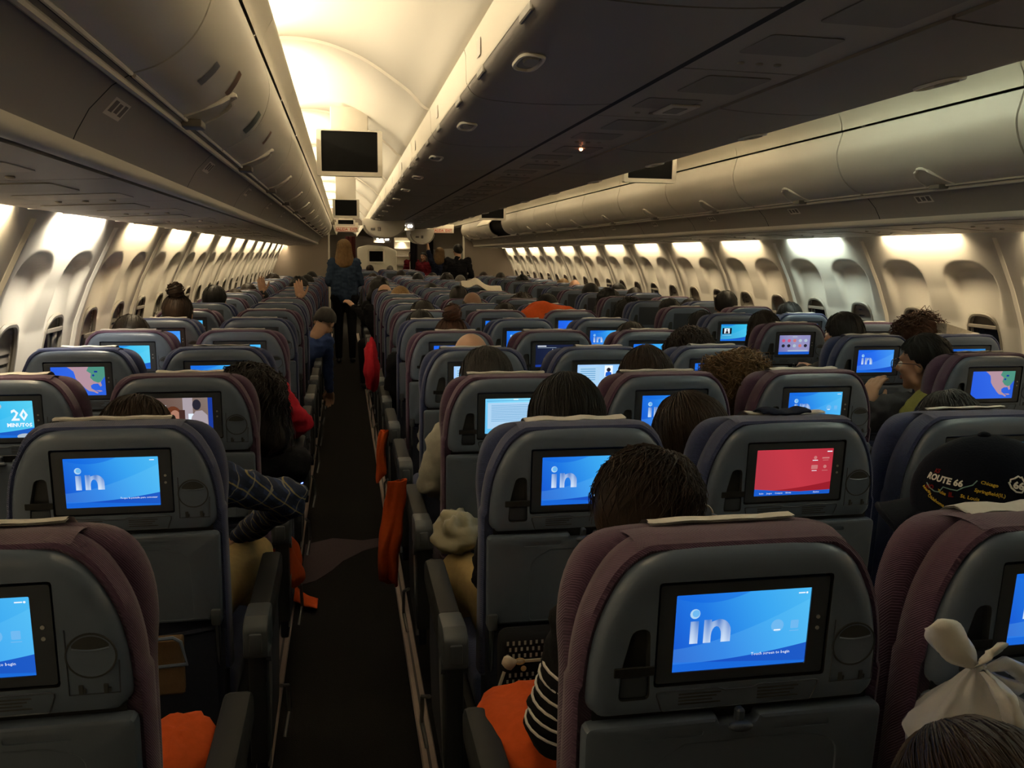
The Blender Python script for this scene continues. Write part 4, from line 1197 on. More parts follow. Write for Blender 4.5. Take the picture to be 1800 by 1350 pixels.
# ---- what the screens show: flat glowing image pieces laid on the lit panel
def pic(name, items, mats):
    """items: (outline in unit screen coords, material index)"""
    bm = bmesh.new()
    for i, (o, mi) in enumerate(items):
        y = -0.0118 - 0.00003 * (i + 1)
        vs = [bm.verts.new(((x - 0.5) * SW, y, 0.97 + (z - 0.5) * SH)) for x, z in o]
        try: bm.faces.new(vs).material_index = mi
        except ValueError: pass
    lean_bm(bm)
    bmesh.ops.triangulate(bm, faces=bm.faces[:])
    me = bpy.data.meshes.new(name)
    bm.to_mesh(me); bm.free()
    for k in mats: me.materials.append(M[k])
    return me
def pic_text(name, base, texts, mats):
    bm = bmesh.new(); bm.from_mesh(base)
    for txt, x, z, size, mi, bold in texts:
        t = text_bm(txt, size, bold=bold, res=1)
        b2 = bmesh.new(); add_bm(b2, t, lambda c: Vector(((x - 0.5) * SW + c.x, -0.01205, 0.97 + (z - 0.5) * SH + c.y)), mi)
        lean_bm(b2)
        mp = {v: bm.verts.new(v.co) for v in b2.verts}
        for f in b2.faces: bm.faces.new([mp[v] for v in f.verts]).material_index = mi
        b2.free()
    me = bpy.data.meshes.new(name); bm.to_mesh(me); bm.free()
    for k in mats: me.materials.append(M[k])
    return me
def R4(x0, x1, z0, z1): return [(x0, z0), (x1, z0), (x1, z1), (x0, z1)]
def circ(x, z, r, n=14): return [(x + r * math.cos(2 * math.pi * k / n), z + r * SW / SH * math.sin(2 * math.pi * k / n)) for k in range(n)]
def arch(x0, x1, z0, z1, wl, wr):
    """letter n: left stem then arch into a heavy right leg"""
    cx = (x0 + x1) / 2; o = [(x0, z0), (x0 + wl, z0)]
    for k in range(9):
        a = math.pi * (1 - k / 8); ih = (x1 - wr - x0 - wl) / 2; o.append((x0 + wl + ih + ih * math.cos(a), z1 - 0.21 + 0.12 * math.sin(a)))
    o += [(x1 - wr, z0), (x1, z0)]
    for k in range(7):
        a = math.pi / 2 * k / 6; o.append((cx + 0.01 + ((x1 - x0) / 2 - 0.01) * math.cos(a), z1 - 0.16 + 0.16 * math.sin(a)))
    o += [(x0 + wl, z1 - 0.03), (x0 + wl, z1), (x0, z1)]
    return o
LOGO = [(circ(0.145, 0.745, 0.037), 1), (circ(0.152, 0.750, 0.027), 3), (R4(0.115, 0.175, 0.36, 0.65), 0), (arch(0.215, 0.415, 0.36, 0.66, 0.055, 0.07), 0)]
EXTRA = [(circ(0.765, 0.52, 0.048), 3), (rounded([(0.865, 0.47, 0.01), (0.925, 0.47, 0.01), (0.925, 0.58, 0.01), (0.865, 0.58, 0.01)], 2), 3), (R4(0.74, 0.79, 0.455, 0.472), 2), (R4(0.86, 0.93, 0.435, 0.447), 3), (R4(0.905, 0.955, 0.925, 0.94), 2), (circ(0.968, 0.932, 0.008), 2)]
PM = ['logo', 'p_pale', 'p_white', 'p_faint']
P_IN = pic_text('welcome_image', pic('welcome_base', LOGO + [(R4(0.905, 0.955, 0.925, 0.94), 2)], PM), [('Toque la pantalla para comenzar', 0.77, 0.17, 0.0058, 2, 0.0)], PM)
P_IN2 = pic_text('welcome_image', pic('welcome_base', LOGO + EXTRA, PM), [('Touch screen to begin', 0.73, 0.165, 0.0062, 2, 0.0)], PM)
P_IN_FAR = pic('welcome_image', LOGO, PM)
RM = ['p_rose', 'p_blue', 'p_white']
P_RED = pic_text('menu_image', pic('menu_base', [([(0, 0), (1, 0), (1, 0.09), (0.6, 0.07), (0.3, 0.10), (0, 0.15)], 1), (circ(0.77, 0.80, 0.022), 0), (R4(0.735, 0.805, 0.735, 0.75), 2), (R4(0.86, 0.955, 0.775, 0.805), 0), (R4(0.87, 0.945, 0.735, 0.747), 0),
             (rounded([(0.725, 0.55, 0.01), (0.81, 0.55, 0.01), (0.81, 0.64, 0.01), (0.725, 0.64, 0.01)], 2), 0), (circ(0.905, 0.60, 0.022), 0), (R4(0.735, 0.80, 0.51, 0.522), 2), (R4(0.87, 0.945, 0.51, 0.522), 0), (R4(0.92, 0.985, 0.92, 0.94), 2)], RM),
             [('Inicio     Juegos     Compras     Idioma', 0.28, 0.05, 0.0052, 2, 0.0), ('Ajustes', 0.82, 0.045, 0.0052, 2, 0.0)], RM)
NA = [(0.30, 1.0), (0.36, 0.93), (0.42, 0.84), (0.44, 0.72), (0.45, 0.60), (0.50, 0.47), (0.56, 0.36), (0.62, 0.24), (0.68, 0.15), (0.77, 0.12), (0.83, 0.06), (0.86, 0.08), (0.80, 0.16), (0.73, 0.24), (0.72, 0.34), (0.77, 0.40), (0.86, 0.41), (0.90, 0.30), (0.93, 0.34), (0.91, 0.46), (0.97, 0.60), (1.0, 0.66), (1.0, 1.0)]
NG = [(0.70, 1.0), (0.66, 0.86), (0.74, 0.76), (0.72, 0.62), (0.78, 0.50), (0.86, 0.44), (0.91, 0.47), (0.97, 0.60), (1.0, 0.66), (1.0, 1.0)]
P_MAP = pic('map_image', [(NA, 0), (NG, 1), (R4(0.80, 0.86, 0.80, 0.86), 2), (circ(0.78, 0.70, 0.022), 2), ([(0.80, 0.17), (0.88, 0.12), (0.94, 0.14), (0.90, 0.17)], 0)], ['p_land', 'p_green', 'p_deep'])
P_DOC = pic('page_image', [(R4(0.02, 0.98, 0.925, 0.94), 1), (R4(0.46, 0.54, 0.955, 0.98), 2), (R4(0.04, 0.96, 0.14, 0.88), 0)] + [(R4(0.10, 0.90 - 0.07 * (k % 3), 0.80 - k * 0.045, 0.812 - k * 0.045), 1) for k in range(11)] + [(R4(0.10, 0.30, 0.06, 0.085), 2)], ['p_pale', 'p_line', 'p_white'])
P_LIST = pic('list_image', [(R4(0.04, 0.50, 0.30, 0.92), 0), (R4(0.60, 0.78, 0.55, 0.96), 1), (circ(0.69, 0.80, 0.045), 3), ([(0.62, 0.56), (0.76, 0.56), (0.75, 0.70), (0.69, 0.74), (0.63, 0.70)], 4)] + [(R4(0.07, 0.40, 0.82 - k * 0.08, 0.845 - k * 0.08), 2) for k in range(6)] + [(R4(0.60, 0.92, 0.45 - k * 0.06, 0.47 - k * 0.06), 2) for k in range(4)], ['p_pale', 'p_white', 'p_line', 'p_darkman', 'p_blue'])
P_ICON = pic('icons_image', [(R4(0.0, 1.0, 0.0, 0.14), 2), (R4(0.30, 0.95, 0.16, 0.22), 1)] + [(oval(0.14 + 0.18 * i, 0.72 - 0.27 * j, 0.055, 0.085, 10), [0, 0, 3, 1, 1, 4, 4, 1, 3, 4][i + 5 * j]) for j in range(2) for i in range(5)] + [(R4(0.42, 0.58, 0.90, 0.94), 1)], ['p_pink', 'p_cloud', 'p_blue', 'p_rose', 'p_darkman'])
P_DARK = pic('night_image', [(R4(0.05, 0.28, 0.92, 0.96), 0)] + [(R4(0.05, 0.55, 0.86, 0.875), 1)] + [([(0.30 + 0.05 * k, 0.30 + 0.4 * abs(math.sin(k * 2.3))), (0.36 + 0.05 * k, 0.36 + 0.42 * abs(math.sin(k * 2.3))), (0.35 + 0.05 * k, 0.40 + 0.42 * abs(math.sin(k * 2.3)))], k % 2) for k in range(10)] + [(R4(0.0, 1.0, 0.0, 0.10), 2)], ['p_white', 'p_cloud', 'p_deep'])
P_VID = pic('video_image', [(R4(0.06, 0.40, 0.42, 0.78), 0), (R4(0.13, 0.33, 0.45, 0.76), 1), (circ(0.23, 0.66, 0.028), 2), ([(0.17, 0.46), (0.29, 0.46), (0.27, 0.58), (0.23, 0.61), (0.19, 0.58)], 3), (R4(0.06, 0.40, 0.34, 0.36), 4)], ['p_black', 'p_window', 'p_darkman', 'p_darkman', 'p_pale'])
P_FILM = pic('film_image', [(R4(0.0, 0.13, 0.0, 1.0), 0), (R4(0.93, 1.0, 0.0, 1.0), 1), (R4(0.55, 0.70, 0.30, 1.0), 3), (R4(0.22, 0.30, 0.72, 0.80), 4), (R4(0.63, 0.71, 0.22, 0.55), 4),
             (oval(0.40, 0.45, 0.14, 0.32, 18), 5), (oval(0.43, 0.44, 0.085, 0.22, 16), 6), ([(0.22, 0.0), (0.58, 0.0), (0.52, 0.22), (0.30, 0.22)], 7), (oval(0.76, 0.80, 0.065, 0.15, 16), 8),
             ([(0.62, 0.0), (0.93, 0.0), (0.92, 0.50), (0.84, 0.64), (0.74, 0.62), (0.68, 0.46)], 9), (R4(0.49, 0.58, 0.34, 0.66), 7)], ['p_black', 'p_deep', 'p_brown', 'p_shirt', 'p_window', 'p_hair', 'p_skin', 'p_brown', 'p_darkman', 'p_shirt'])
CM = ['p_cloud', 'p_white', 'p_line']
P_20 = pic_text('arrival_image', pic('arrival_base', [(oval(0.42, 0.86, 0.14, 0.12, 18), 0), (oval(0.30, 0.80, 0.10, 0.08, 16), 0), (oval(0.86, 0.03, 0.12, 0.08, 16), 0), (R4(0.58, 0.97, 0.26, 0.265), 2)], CM), [('20', 0.80, 0.60, 0.046, 1, 0.0012), ('MINUTOS', 0.79, 0.34, 0.0155, 1, 0.0006)], CM)

SCREENS = {'in': ('s_in', P_IN, 'an airline logo'), 'in2': ('s_in', P_IN2, 'an airline logo'), 'infar': ('s_in', P_IN_FAR, 'an airline logo'), 'deep': ('s_in_deep', P_IN_FAR, 'an airline logo'), 'cyan': ('s_in_cyan', None, 'plain cyan'), 'blue': ('s_in', None, 'plain blue'),
           'bluedeep': ('s_in_deep', None, 'deep blue'), 'dim': ('s_in_dim', None, 'dim blue'), 'red': ('s_red', P_RED, 'a red menu'), 'map': ('s_sea', P_MAP, 'a map'), 'film': ('s_film', P_FILM, 'a film'), 'doc': ('s_doc', P_DOC, 'a text page'),
           'list': ('s_list', P_LIST, 'a list page'), 'icons': ('s_icons', P_ICON, 'rows of icons'), 'dark': ('s_dark', P_DARK, 'a night scene'), 'video': ('s_teal', P_VID, 'a small video'), 'twenty': ('s_in_cyan', P_20, 'twenty minutes'), 'off': ('s_off', None, None)}

SP, AP = 0.5046, 1.0121
COLX = {'A': -2 * SP - AP, 'B': -SP - AP, 'C': -SP, 'D': 0.0, 'E': SP, 'F': SP + AP, 'G': 2 * SP + AP}
ROFF = {'A': 0.13, 'B': 0.13, 'C': 0.0, 'D': 0.0, 'E': 0.0, 'F': -0.377, 'G': -0.377}
COLNAME = {'A': 'left window column', 'B': 'left aisle column', 'C': 'centre block, left column', 'D': 'centre block, middle column', 'E': 'centre block, right column', 'F': 'right aisle column', 'G': 'right window column'}
PITCH = 0.80
def seat_pos(row, col):
    return Vector((COLX[col], row * PITCH + ROFF[col], 0))
SHOW = {(0, 'B'): 'in2', (0, 'C'): 'in2', (0, 'D'): 'in', (1, 'B'): 'in', (1, 'C'): 'in2', (1, 'D'): 'red', (1, 'E'): 'blue', (1, 'A'): 'off', (2, 'A'): 'twenty', (2, 'B'): 'film', (2, 'C'): 'doc', (2, 'D'): 'in', (2, 'E'): 'in2',
        (3, 'A'): 'map', (3, 'B'): 'blue', (3, 'C'): 'list', (3, 'D'): 'list', (3, 'E'): 'blue', (3, 'F'): 'map', (4, 'A'): 'cyan', (4, 'B'): 'blue', (4, 'C'): 'deep', (4, 'D'): 'dark', (4, 'E'): 'blue', (4, 'F'): 'deep', (4, 'G'): 'dim',
        (5, 'A'): 'bluedeep', (5, 'B'): 'blue', (5, 'C'): 'bluedeep', (5, 'D'): 'infar', (5, 'E'): 'infar', (5, 'F'): 'icons', (5, 'G'): 'off', (6, 'A'): 'blue', (6, 'C'): 'off', (6, 'D'): 'infar', (6, 'E'): 'bluedeep', (6, 'F'): 'video', (6, 'G'): 'dim',
        (7, 'A'): 'list', (7, 'F'): 'video', (7, 'G'): 'dim', (7, 'D'): 'off', (7, 'E'): 'bluedeep', (8, 'A'): 'blue', (8, 'D'): 'bluedeep', (8, 'E'): 'bluedeep', (8, 'F'): 'dark', (8, 'G'): 'dim', (9, 'A'): 'blue', (9, 'F'): 'blue', (9, 'E'): 'bluedeep', (10, 'F'): 'video', (11, 'F'): 'video',
        (12, 'F'): 'blue', (13, 'F'): 'off', (14, 'F'): 'blue', (15, 'F'): 'blue', (16, 'F'): 'blue', (17, 'F'): 'blue', (18, 'F'): 'blue', (9, 'D'): 'bluedeep', (11, 'D'): 'bluedeep'}
NEAREST = {'A': 1, 'B': 0, 'C': 0, 'D': 0, 'E': 1, 'F': 2, 'G': 3}
def seat(row, col):
    lod = 2 if row <= 6 else (1 if row <= 11 else 0)
    if row >= 21: lod = 0
    even = (row % 2 == 0)
    c = ('maroon' if even else 'blue') if col not in 'FG' else ('blue' if even else 'maroon')
    sh = SHOW.get((row, col), 'off')
    smat, simg, sword = SCREENS[sh]
    rel = row - NEAREST[col]
    lab = '%s seat, %s row of the %s%s' % (c if c == 'maroon' else 'navy blue', ORD[rel], COLNAME[col], (', screen showing ' + sword) if sword else ', screen dark')
    p = seat_pos(row, col)
    s = empty('airline_seat', p, label=lab, cat='seat', group='seats of the ' + COLNAME[col].replace(',', ''))
    rnd = random.Random(row * 31 + ord(col))
    if row >= 5: s.rotation_euler = (rnd.uniform(-0.006, 0.012), 0, 0)
    q = lambda part, nm, parent=s: put(nm, SM[part], parent)
    sh_o = q('shell' if lod == 2 else 'shell_far', 'back_shell')
    if lod == 2:
        q('strap', 'pocket_strap', sh_o); q('pocket_front', 'pocket_front', sh_o); q('strip', 'strip_edge', sh_o); q('print', 'instruction_print', sh_o); put('instruction_print', SM['print'], sh_o, (0.113, 0, 0))
        cp = q('cup_panel', 'cup_panel', s); q('cup', 'cup_holder', cp); q('cup_latch', 'cup_latch', cp); put('cup_latch', SM['cup_latch'], cp, (0.031, 0, 0))
        tr = q('tray', 'tray_table'); q('latch', 'tray_latch', tr); q('hinge', 'tray_bracket', tr); put('tray_bracket', SM['hinge'], tr, scale=(-1, 1, 1))
        q('pocket', 'literature_pocket')
    else:
        q('tray_far', 'tray_table')
        if lod == 1:
            q('cup', 'cup_holder'); put('pocket_niche', NICHE_FAR, s)
    if lod == 2: bz = q('bezel', 'screen_bezel')
    else: bz = put('screen_bezel', BEZEL_FAR, s)
    if lod == 2: q('button', 'screen_button', bz); put('screen_button', SM['button'], bz, (0, 0.016 * TILT, -0.016))
    sc = q('screen', 'screen', s)
    if not SM['screen'].materials: SM['screen'].materials.append(M['s_off'])
    sc.material_slots[0].link = 'OBJECT'; sc.material_slots[0].material = M[smat]
    if simg: put('screen_image', simg, sc)
    q('band_' + c, 'back_fabric'); q('cush_' + c, 'back_cushion')
    q('lower', 'lower_back'); q('pan_' + c, 'seat_cushion')
    if lod == 2: q('seam_' + c, 'headrest_seam')
    if rnd.random() < 0.86 or row < 4: q('cover_%d' % (rnd.randrange(4)), 'headrest_cover')
    # armrests
    arms = [-1] if col in 'BDE G'.replace(' ', '') else [-1]
    if col in 'BEG': arms = [-1, 1]
    if row <= 14:
        for a in arms:
            outer = (col == 'C' and a < 0) or (col == 'E' and a > 0) or (col == 'B' and a > 0) or (col == 'F' and a < 0)
            x = a * (SP / 2 + (0.036 if outer else 0.0))
            ar = put('armrest', SM['arm'], s, (x, 0, 0))
            if lod: put('armrest_cap', SM['arm_cap'], ar)
            if lod: put('armrest_post', SM['arm_post'], ar)
            if outer:
                so = put('end_shroud', SM['shroud'], s, (x, 0, 0))
                if lod: put('shroud_edge', SM['shroud_edge'], so, (a * 0.016, 0, 0), scale=(a, 1, 1)); put('foot_bar', SM['footbar'], so, (a * 0.016, 0, 0), scale=(a, 1, 1))
    q('beam', 'seat_frame')
    put('seat_leg', SM['leg'], s, (0.12 if col in 'BC' else -0.12, 0, 0))
    return s
bm = bmesh.new(); slab(bm, rrect(-0.1215, 0.1245, 0.8965, 1.0455, 0.005, 2), -0.0168, -0.012)
for f in bm.faces: pass
BEZEL_FAR = seat_mesh('screen_bezel', bm, 'bezel')
bm = bmesh.new(); bm.faces.new([bm.verts.new((x, -0.0170, z)) for x, z in NICHE]); NICHE_FAR = seat_mesh('pocket_niche', bm, 'niche', smooth=False)
SEATS = {}
for col in 'ABCDEFG':
    r0, r1 = {'A': (1, 18), 'B': (0, 18), 'C': (0, 19), 'D': (0, 19), 'E': (1, 19), 'F': (2, 20), 'G': (3, 20)}[col]
    for row in range(r0, r1):
        SEATS[(row, col)] = seat(row, col)
for row in range(23, 27):
    for col in 'CDE': SEATS[(row, col)] = seat(row, col)
# ------------------------------------------------------------------ people
def capsule(bm, a, b, ra, rb, seg=12):
    a, b = Vector(a), Vector(b)
    ball(bm, a, ra, seg, 8); ball(bm, b, rb, seg, 8)
    d = b - a
    if d.length < 1e-5: return
    t = d.normalized(); u = t.orthogonal().normalized(); w = t.cross(u)
    loft(bm, [[a + (u * math.cos(k * 2 * math.pi / seg) + w * math.sin(k * 2 * math.pi / seg)) * ra for k in range(seg)], [b + (u * math.cos(k * 2 * math.pi / seg) + w * math.sin(k * 2 * math.pi / seg)) * rb for k in range(seg)]])
def chain(bm, pts, radii):
    for i in range(len(pts) - 1): capsule(bm, pts[i], pts[i + 1], radii[i], radii[i + 1])
def skin_of(name, bm, mats, voxel=0.013, it=5):
    return baked(name, bm, mats, [('REMESH', dict(mode='VOXEL', voxel_size=voxel)), ('SMOOTH', dict(factor=0.5, iterations=it))])

def build_head():
    bm = bmesh.new()
    ball(bm, (0, -0.012, 0.025), (0.073, 0.093, 0.088), 24, 16)
    ball(bm, (0, 0.026, -0.032), (0.059, 0.062, 0.076), 20, 14)
    ball(bm, (0, 0.060, -0.090), (0.028, 0.024, 0.020))
    ball(bm, (0, 0.074, 0.024), (0.050, 0.020, 0.014))
    capsule(bm, (0, 0.086, 0.010), (0, 0.104, -0.022), 0.008, 0.013)
    ball(bm, (0.012, 0.092, -0.027), 0.009); ball(bm, (-0.012, 0.092, -0.027), 0.009)
    for s in (-1, 1):
        ball(bm, (s * 0.076, -0.008, -0.008), (0.009, 0.020, 0.031)); ball(bm, (s * 0.040, 0.060, -0.020), (0.022, 0.022, 0.020))
        ball(bm, (s * 0.048, 0.010, -0.062), (0.018, 0.030, 0.030))
    capsule(bm, (0, -0.018, -0.04), (0, -0.030, -0.185), 0.052, 0.057)
    me = skin_of('head', bm, 'skin', 0.0085, 2)
    bm = bmesh.new(); bm.from_mesh(me); bpy.data.meshes.remove(me)
    for s in (-1, 1):
        ball(bm, (s * 0.031, 0.0775, 0.000), 0.0125, 12, 8, mi=1); ball(bm, (s * 0.031, 0.0868, 0.000), 0.0048, 8, 6, mi=3)
        tube(bm, [(s * 0.016, 0.094, 0.020), (s * 0.032, 0.092, 0.026), (s * 0.048, 0.080, 0.022)], 0.0035, 6, mi=3)
    ball(bm, (0, 0.0865, -0.053), (0.021, 0.008, 0.0045), 12, 6, mi=2); ball(bm, (0, 0.0845, -0.061), (0.018, 0.008, 0.0055), 12, 6, mi=2)
    return bm
HEAD_BM = build_head()

def build_hand(pose):
    """wrist at the origin, fingers towards +z, palm facing +y, thumb towards +x"""
    bm = bmesh.new()
    ball(bm, (0, 0.0, 0.048), (0.040, 0.015, 0.048)); capsule(bm, (0, 0, -0.03), (0, 0, 0.02), 0.024, 0.026)
    ball(bm, (0.024, 0.008, 0.03), (0.016, 0.014, 0.026))
    L = (0.068, 0.076, 0.070, 0.055)
    for i in range(4):
        x = 0.029 - 0.0195 * i
        spread = (0.012, 0.003, -0.005, -0.014)[i] if pose == 'open' else 0.0
        curl = {'open': 0.12, 'relax': 0.55, 'pinch': (0.95, 0.75, 0.7, 0.65)[i], 'grip': 1.25}[pose]
        p = Vector((x, 0.0, 0.086 - abs(i - 1) * 0.004)); pts = [Vector((x * 0.8, 0.0, 0.05)), p]; a = curl * 0.6
        for sgm, fr in enumerate((0.46, 0.31, 0.23)):
            d = Vector((spread * 6 * fr, math.sin(a), math.cos(a))).normalized()
            p = p + d * (L[i] * fr); pts.append(p.copy()); a += curl * 0.8
        chain(bm, pts, [0.0095, 0.0092, 0.0085, 0.0078, 0.0068])
    if pose == 'open': th = [(0.028, 0.006, 0.022), (0.052, 0.012, 0.048), (0.066, 0.016, 0.074), (0.074, 0.018, 0.094)]
    elif pose == 'pinch': th = [(0.028, 0.008, 0.022), (0.046, 0.026, 0.048), (0.044, 0.046, 0.074), (0.034, 0.056, 0.094)]
    else: th = [(0.028, 0.008, 0.022), (0.044, 0.024, 0.044), (0.040, 0.038, 0.066), (0.032, 0.044, 0.082)]
    chain(bm, th, [0.012, 0.0112, 0.0098, 0.008])
    me = skin_of('hand', bm, 'skin', 0.0052, 2)
    b = bmesh.new(); b.from_mesh(me); bpy.data.meshes.remove(me)
    return b
HANDS = {p: build_hand(p) for p in ('open', 'relax', 'pinch', 'grip')}

def merge(dst, src, mtx, keep_mi=True, mi=0):
    mp = [dst.verts.new(mtx @ v.co) for v in src.verts]
    src.verts.index_update()
    for f in src.faces:
        nf = dst.faces.new([mp[v.index] for v in f.verts]); nf.material_index = f.material_index if keep_mi else mi; nf.smooth = True
def frame(origin, zdir, ydir, scale=1.0):
    z = Vector(zdir).normalized(); y = Vector(ydir); y = (y - z * y.dot(z)).normalized(); x = y.cross(z)
    return Matrix(((x.x * scale, y.x * scale, z.x * scale, origin[0]), (x.y * scale, y.y * scale, z.y * scale, origin[1]), (x.z * scale, y.z * scale, z.z * scale, origin[2]), (0, 0, 0, 1)))

# ---- hair
HC = Vector((0, -0.012, 0.020))
def hair_mesh(style, matn, seed=0, strands=0):
    rnd = random.Random(seed)
    P = dict(t=0.014, L=0.0, amp=0.004, freq=30, top=0.0, line=(-0.025, 0.75), curl=0.0, wild=0.003)
    P.update({'short': dict(t=0.013), 'crop': dict(t=0.006, amp=0.001), 'wavy': dict(t=0.016, amp=0.007, freq=26, wild=0.010, curl=0.006, line=(-0.05, 0.62)), 'bob': dict(t=0.020, L=0.055, amp=0.002, top=0.004, line=(-0.06, 0.9)),
              'long': dict(t=0.018, L=0.16, amp=0.004, line=(-0.08, 0.9)), 'curly': dict(t=0.034, L=0.05, amp=0.020, freq=48, curl=0.014, wild=0.016, line=(-0.06, 0.85)), 'messy': dict(t=0.024, amp=0.016, freq=34, wild=0.050, curl=0.024, top=0.012, line=(-0.07, 0.8)),
              'bun': dict(t=0.010, amp=0.002, line=(-0.05, 0.55)), 'fringe': dict(t=0.006, amp=0.001)}[style])
    rx, ry, rz = 0.074 + P['t'], 0.094 + P['t'], 0.090 + P['t'] + P['top']
    def surf(d):
        p = Vector((d.x * rx, d.y * ry, d.z * rz))
        if P['L'] and d.z < 0.15:
            k = sstep(0.15, -0.75, d.z); back = sstep(0.55, 0.0, d.y)
            p.z -= P['L'] * k * back
            p.x = d.x * rx * (1 + 0.10 * k) + (0.25 * d.x * k * rx if style in ('long', 'curly') else 0)
            p.y -= 0.012 * k * back
            if k > 0.4:   # keep the fall of the hair wide instead of closing to a point
                h = math.hypot(p.x, p.y); 
                if h > 1e-5 and style in ('long', 'bob', 'curly'):
                    s = 1 + (k - 0.4) * 0.55; p.x *= s; p.y = p.y * (1 + (k - 0.4) * 0.15)
        nz = noise.noise(Vector((p.x, p.y, p.z * 0.45)) * P['freq'] + Vector((seed * 3.1, 0, 0)))
        return HC + p + d * (nz * P['amp'])
    def keep(d, p):
        q = p - HC
        if style == 'fringe': return q.z < 0.035 + 0.2 * q.y and q.z > -0.085 and q.y < 0.035 and q.z > -0.03 + 0.75 * q.y
        line = P['line'][0] + P['line'][1] * q.y
        if P['L']:
            if q.y > 0.015: return d.z > 0.35 + 0.9 * max(0, q.y - 0.05) or (abs(d.x) > 0.80 and q.y < 0.05)
            return True
        if q.z < -0.092: return False
        return q.z > line
    bm = bmesh.new()
    bmesh.ops.create_icosphere(bm, subdivisions=4, radius=1.0)
    bad = []
    for v in bm.verts:
        d = v.co.normalized(); p = surf(d)
        if not keep(d, p): bad.append(v)
        v.co = p
    bmesh.ops.delete(bm, geom=bad, context='VERTS')
    if style == 'bun':
        vs = ball(bm, (0.0, -0.045, 0.140), (0.044, 0.044, 0.046), 20, 14)
        for v in vs: v.co += (v.co - Vector((0, -0.045, 0.14))).normalized() * noise.noise(v.co * 60) * 0.010
        for k in range(60):
            a, b = rnd.uniform(0, 6.28), rnd.uniform(-1.2, 1.5)
            c = Vector((0, -0.045, 0.140)); r = 0.048
            pts = [c + Vector((math.cos(a + t * 1.1) * math.cos(b + t * 0.3), math.sin(a + t * 1.1) * math.cos(b + t * 0.3), math.sin(b + t * 0.3))) * (r + 0.006 * rnd.random() * t) for t in (0, 0.35, 0.7, 1.0, 1.3)]
            tube(bm, pts, [0.003, 0.0035, 0.003, 0.002, 0.0008], 3)
    # strands laid over the cap, flowing from the crown
    tl = Matrix.Rotation(-0.35, 3, 'X')
    for k in range(strands):
        phi = rnd.uniform(0, 2 * math.pi); th = rnd.uniform(0.02, 1.0); ln = rnd.uniform(0.5, 1.3) * (1.4 if P['L'] else 1.0)
        ph2 = phi + rnd.uniform(-0.25, 0.25); pts = []; w0 = rnd.uniform(0, 6.28); out = rnd.uniform(0.0005, 0.004)
        nseg = 9
        for i in range(nseg):
            f = i / (nseg - 1); t = th + ln * f; ph = phi + (ph2 - phi) * f
            d = tl @ Vector((math.sin(t) * math.cos(ph), math.sin(t) * math.sin(ph), math.cos(t)))
            p = surf(d)
            if not keep(d, p): break
            wob = P['curl'] * math.sin(w0 + f * 9); side = Vector((-math.sin(ph), math.cos(ph), 0))
            pts.append(p + d * (out + P['wild'] * f * rnd.random()) + side * wob + d * abs(wob) * 0.5)
        if len(pts) >= 3:
            n_ = len(pts); rr_ = {'curly': 0.0034, 'messy': 0.0042}.get(style, 0.0022); tube(bm, pts, [rr_ * (1 - 0.75 * i / (n_ - 1)) for i in range(n_)], 3, caps=False)
    return mesh_of('hair', bm, matn, True, 3.2)
HAIRC = {}
def hair_of(style, matn, seed=0, strands=0):
    k = (style, matn, seed, strands)
    if k not in HAIRC: HAIRC[k] = hair_mesh(*k)
    return HAIRC[k]

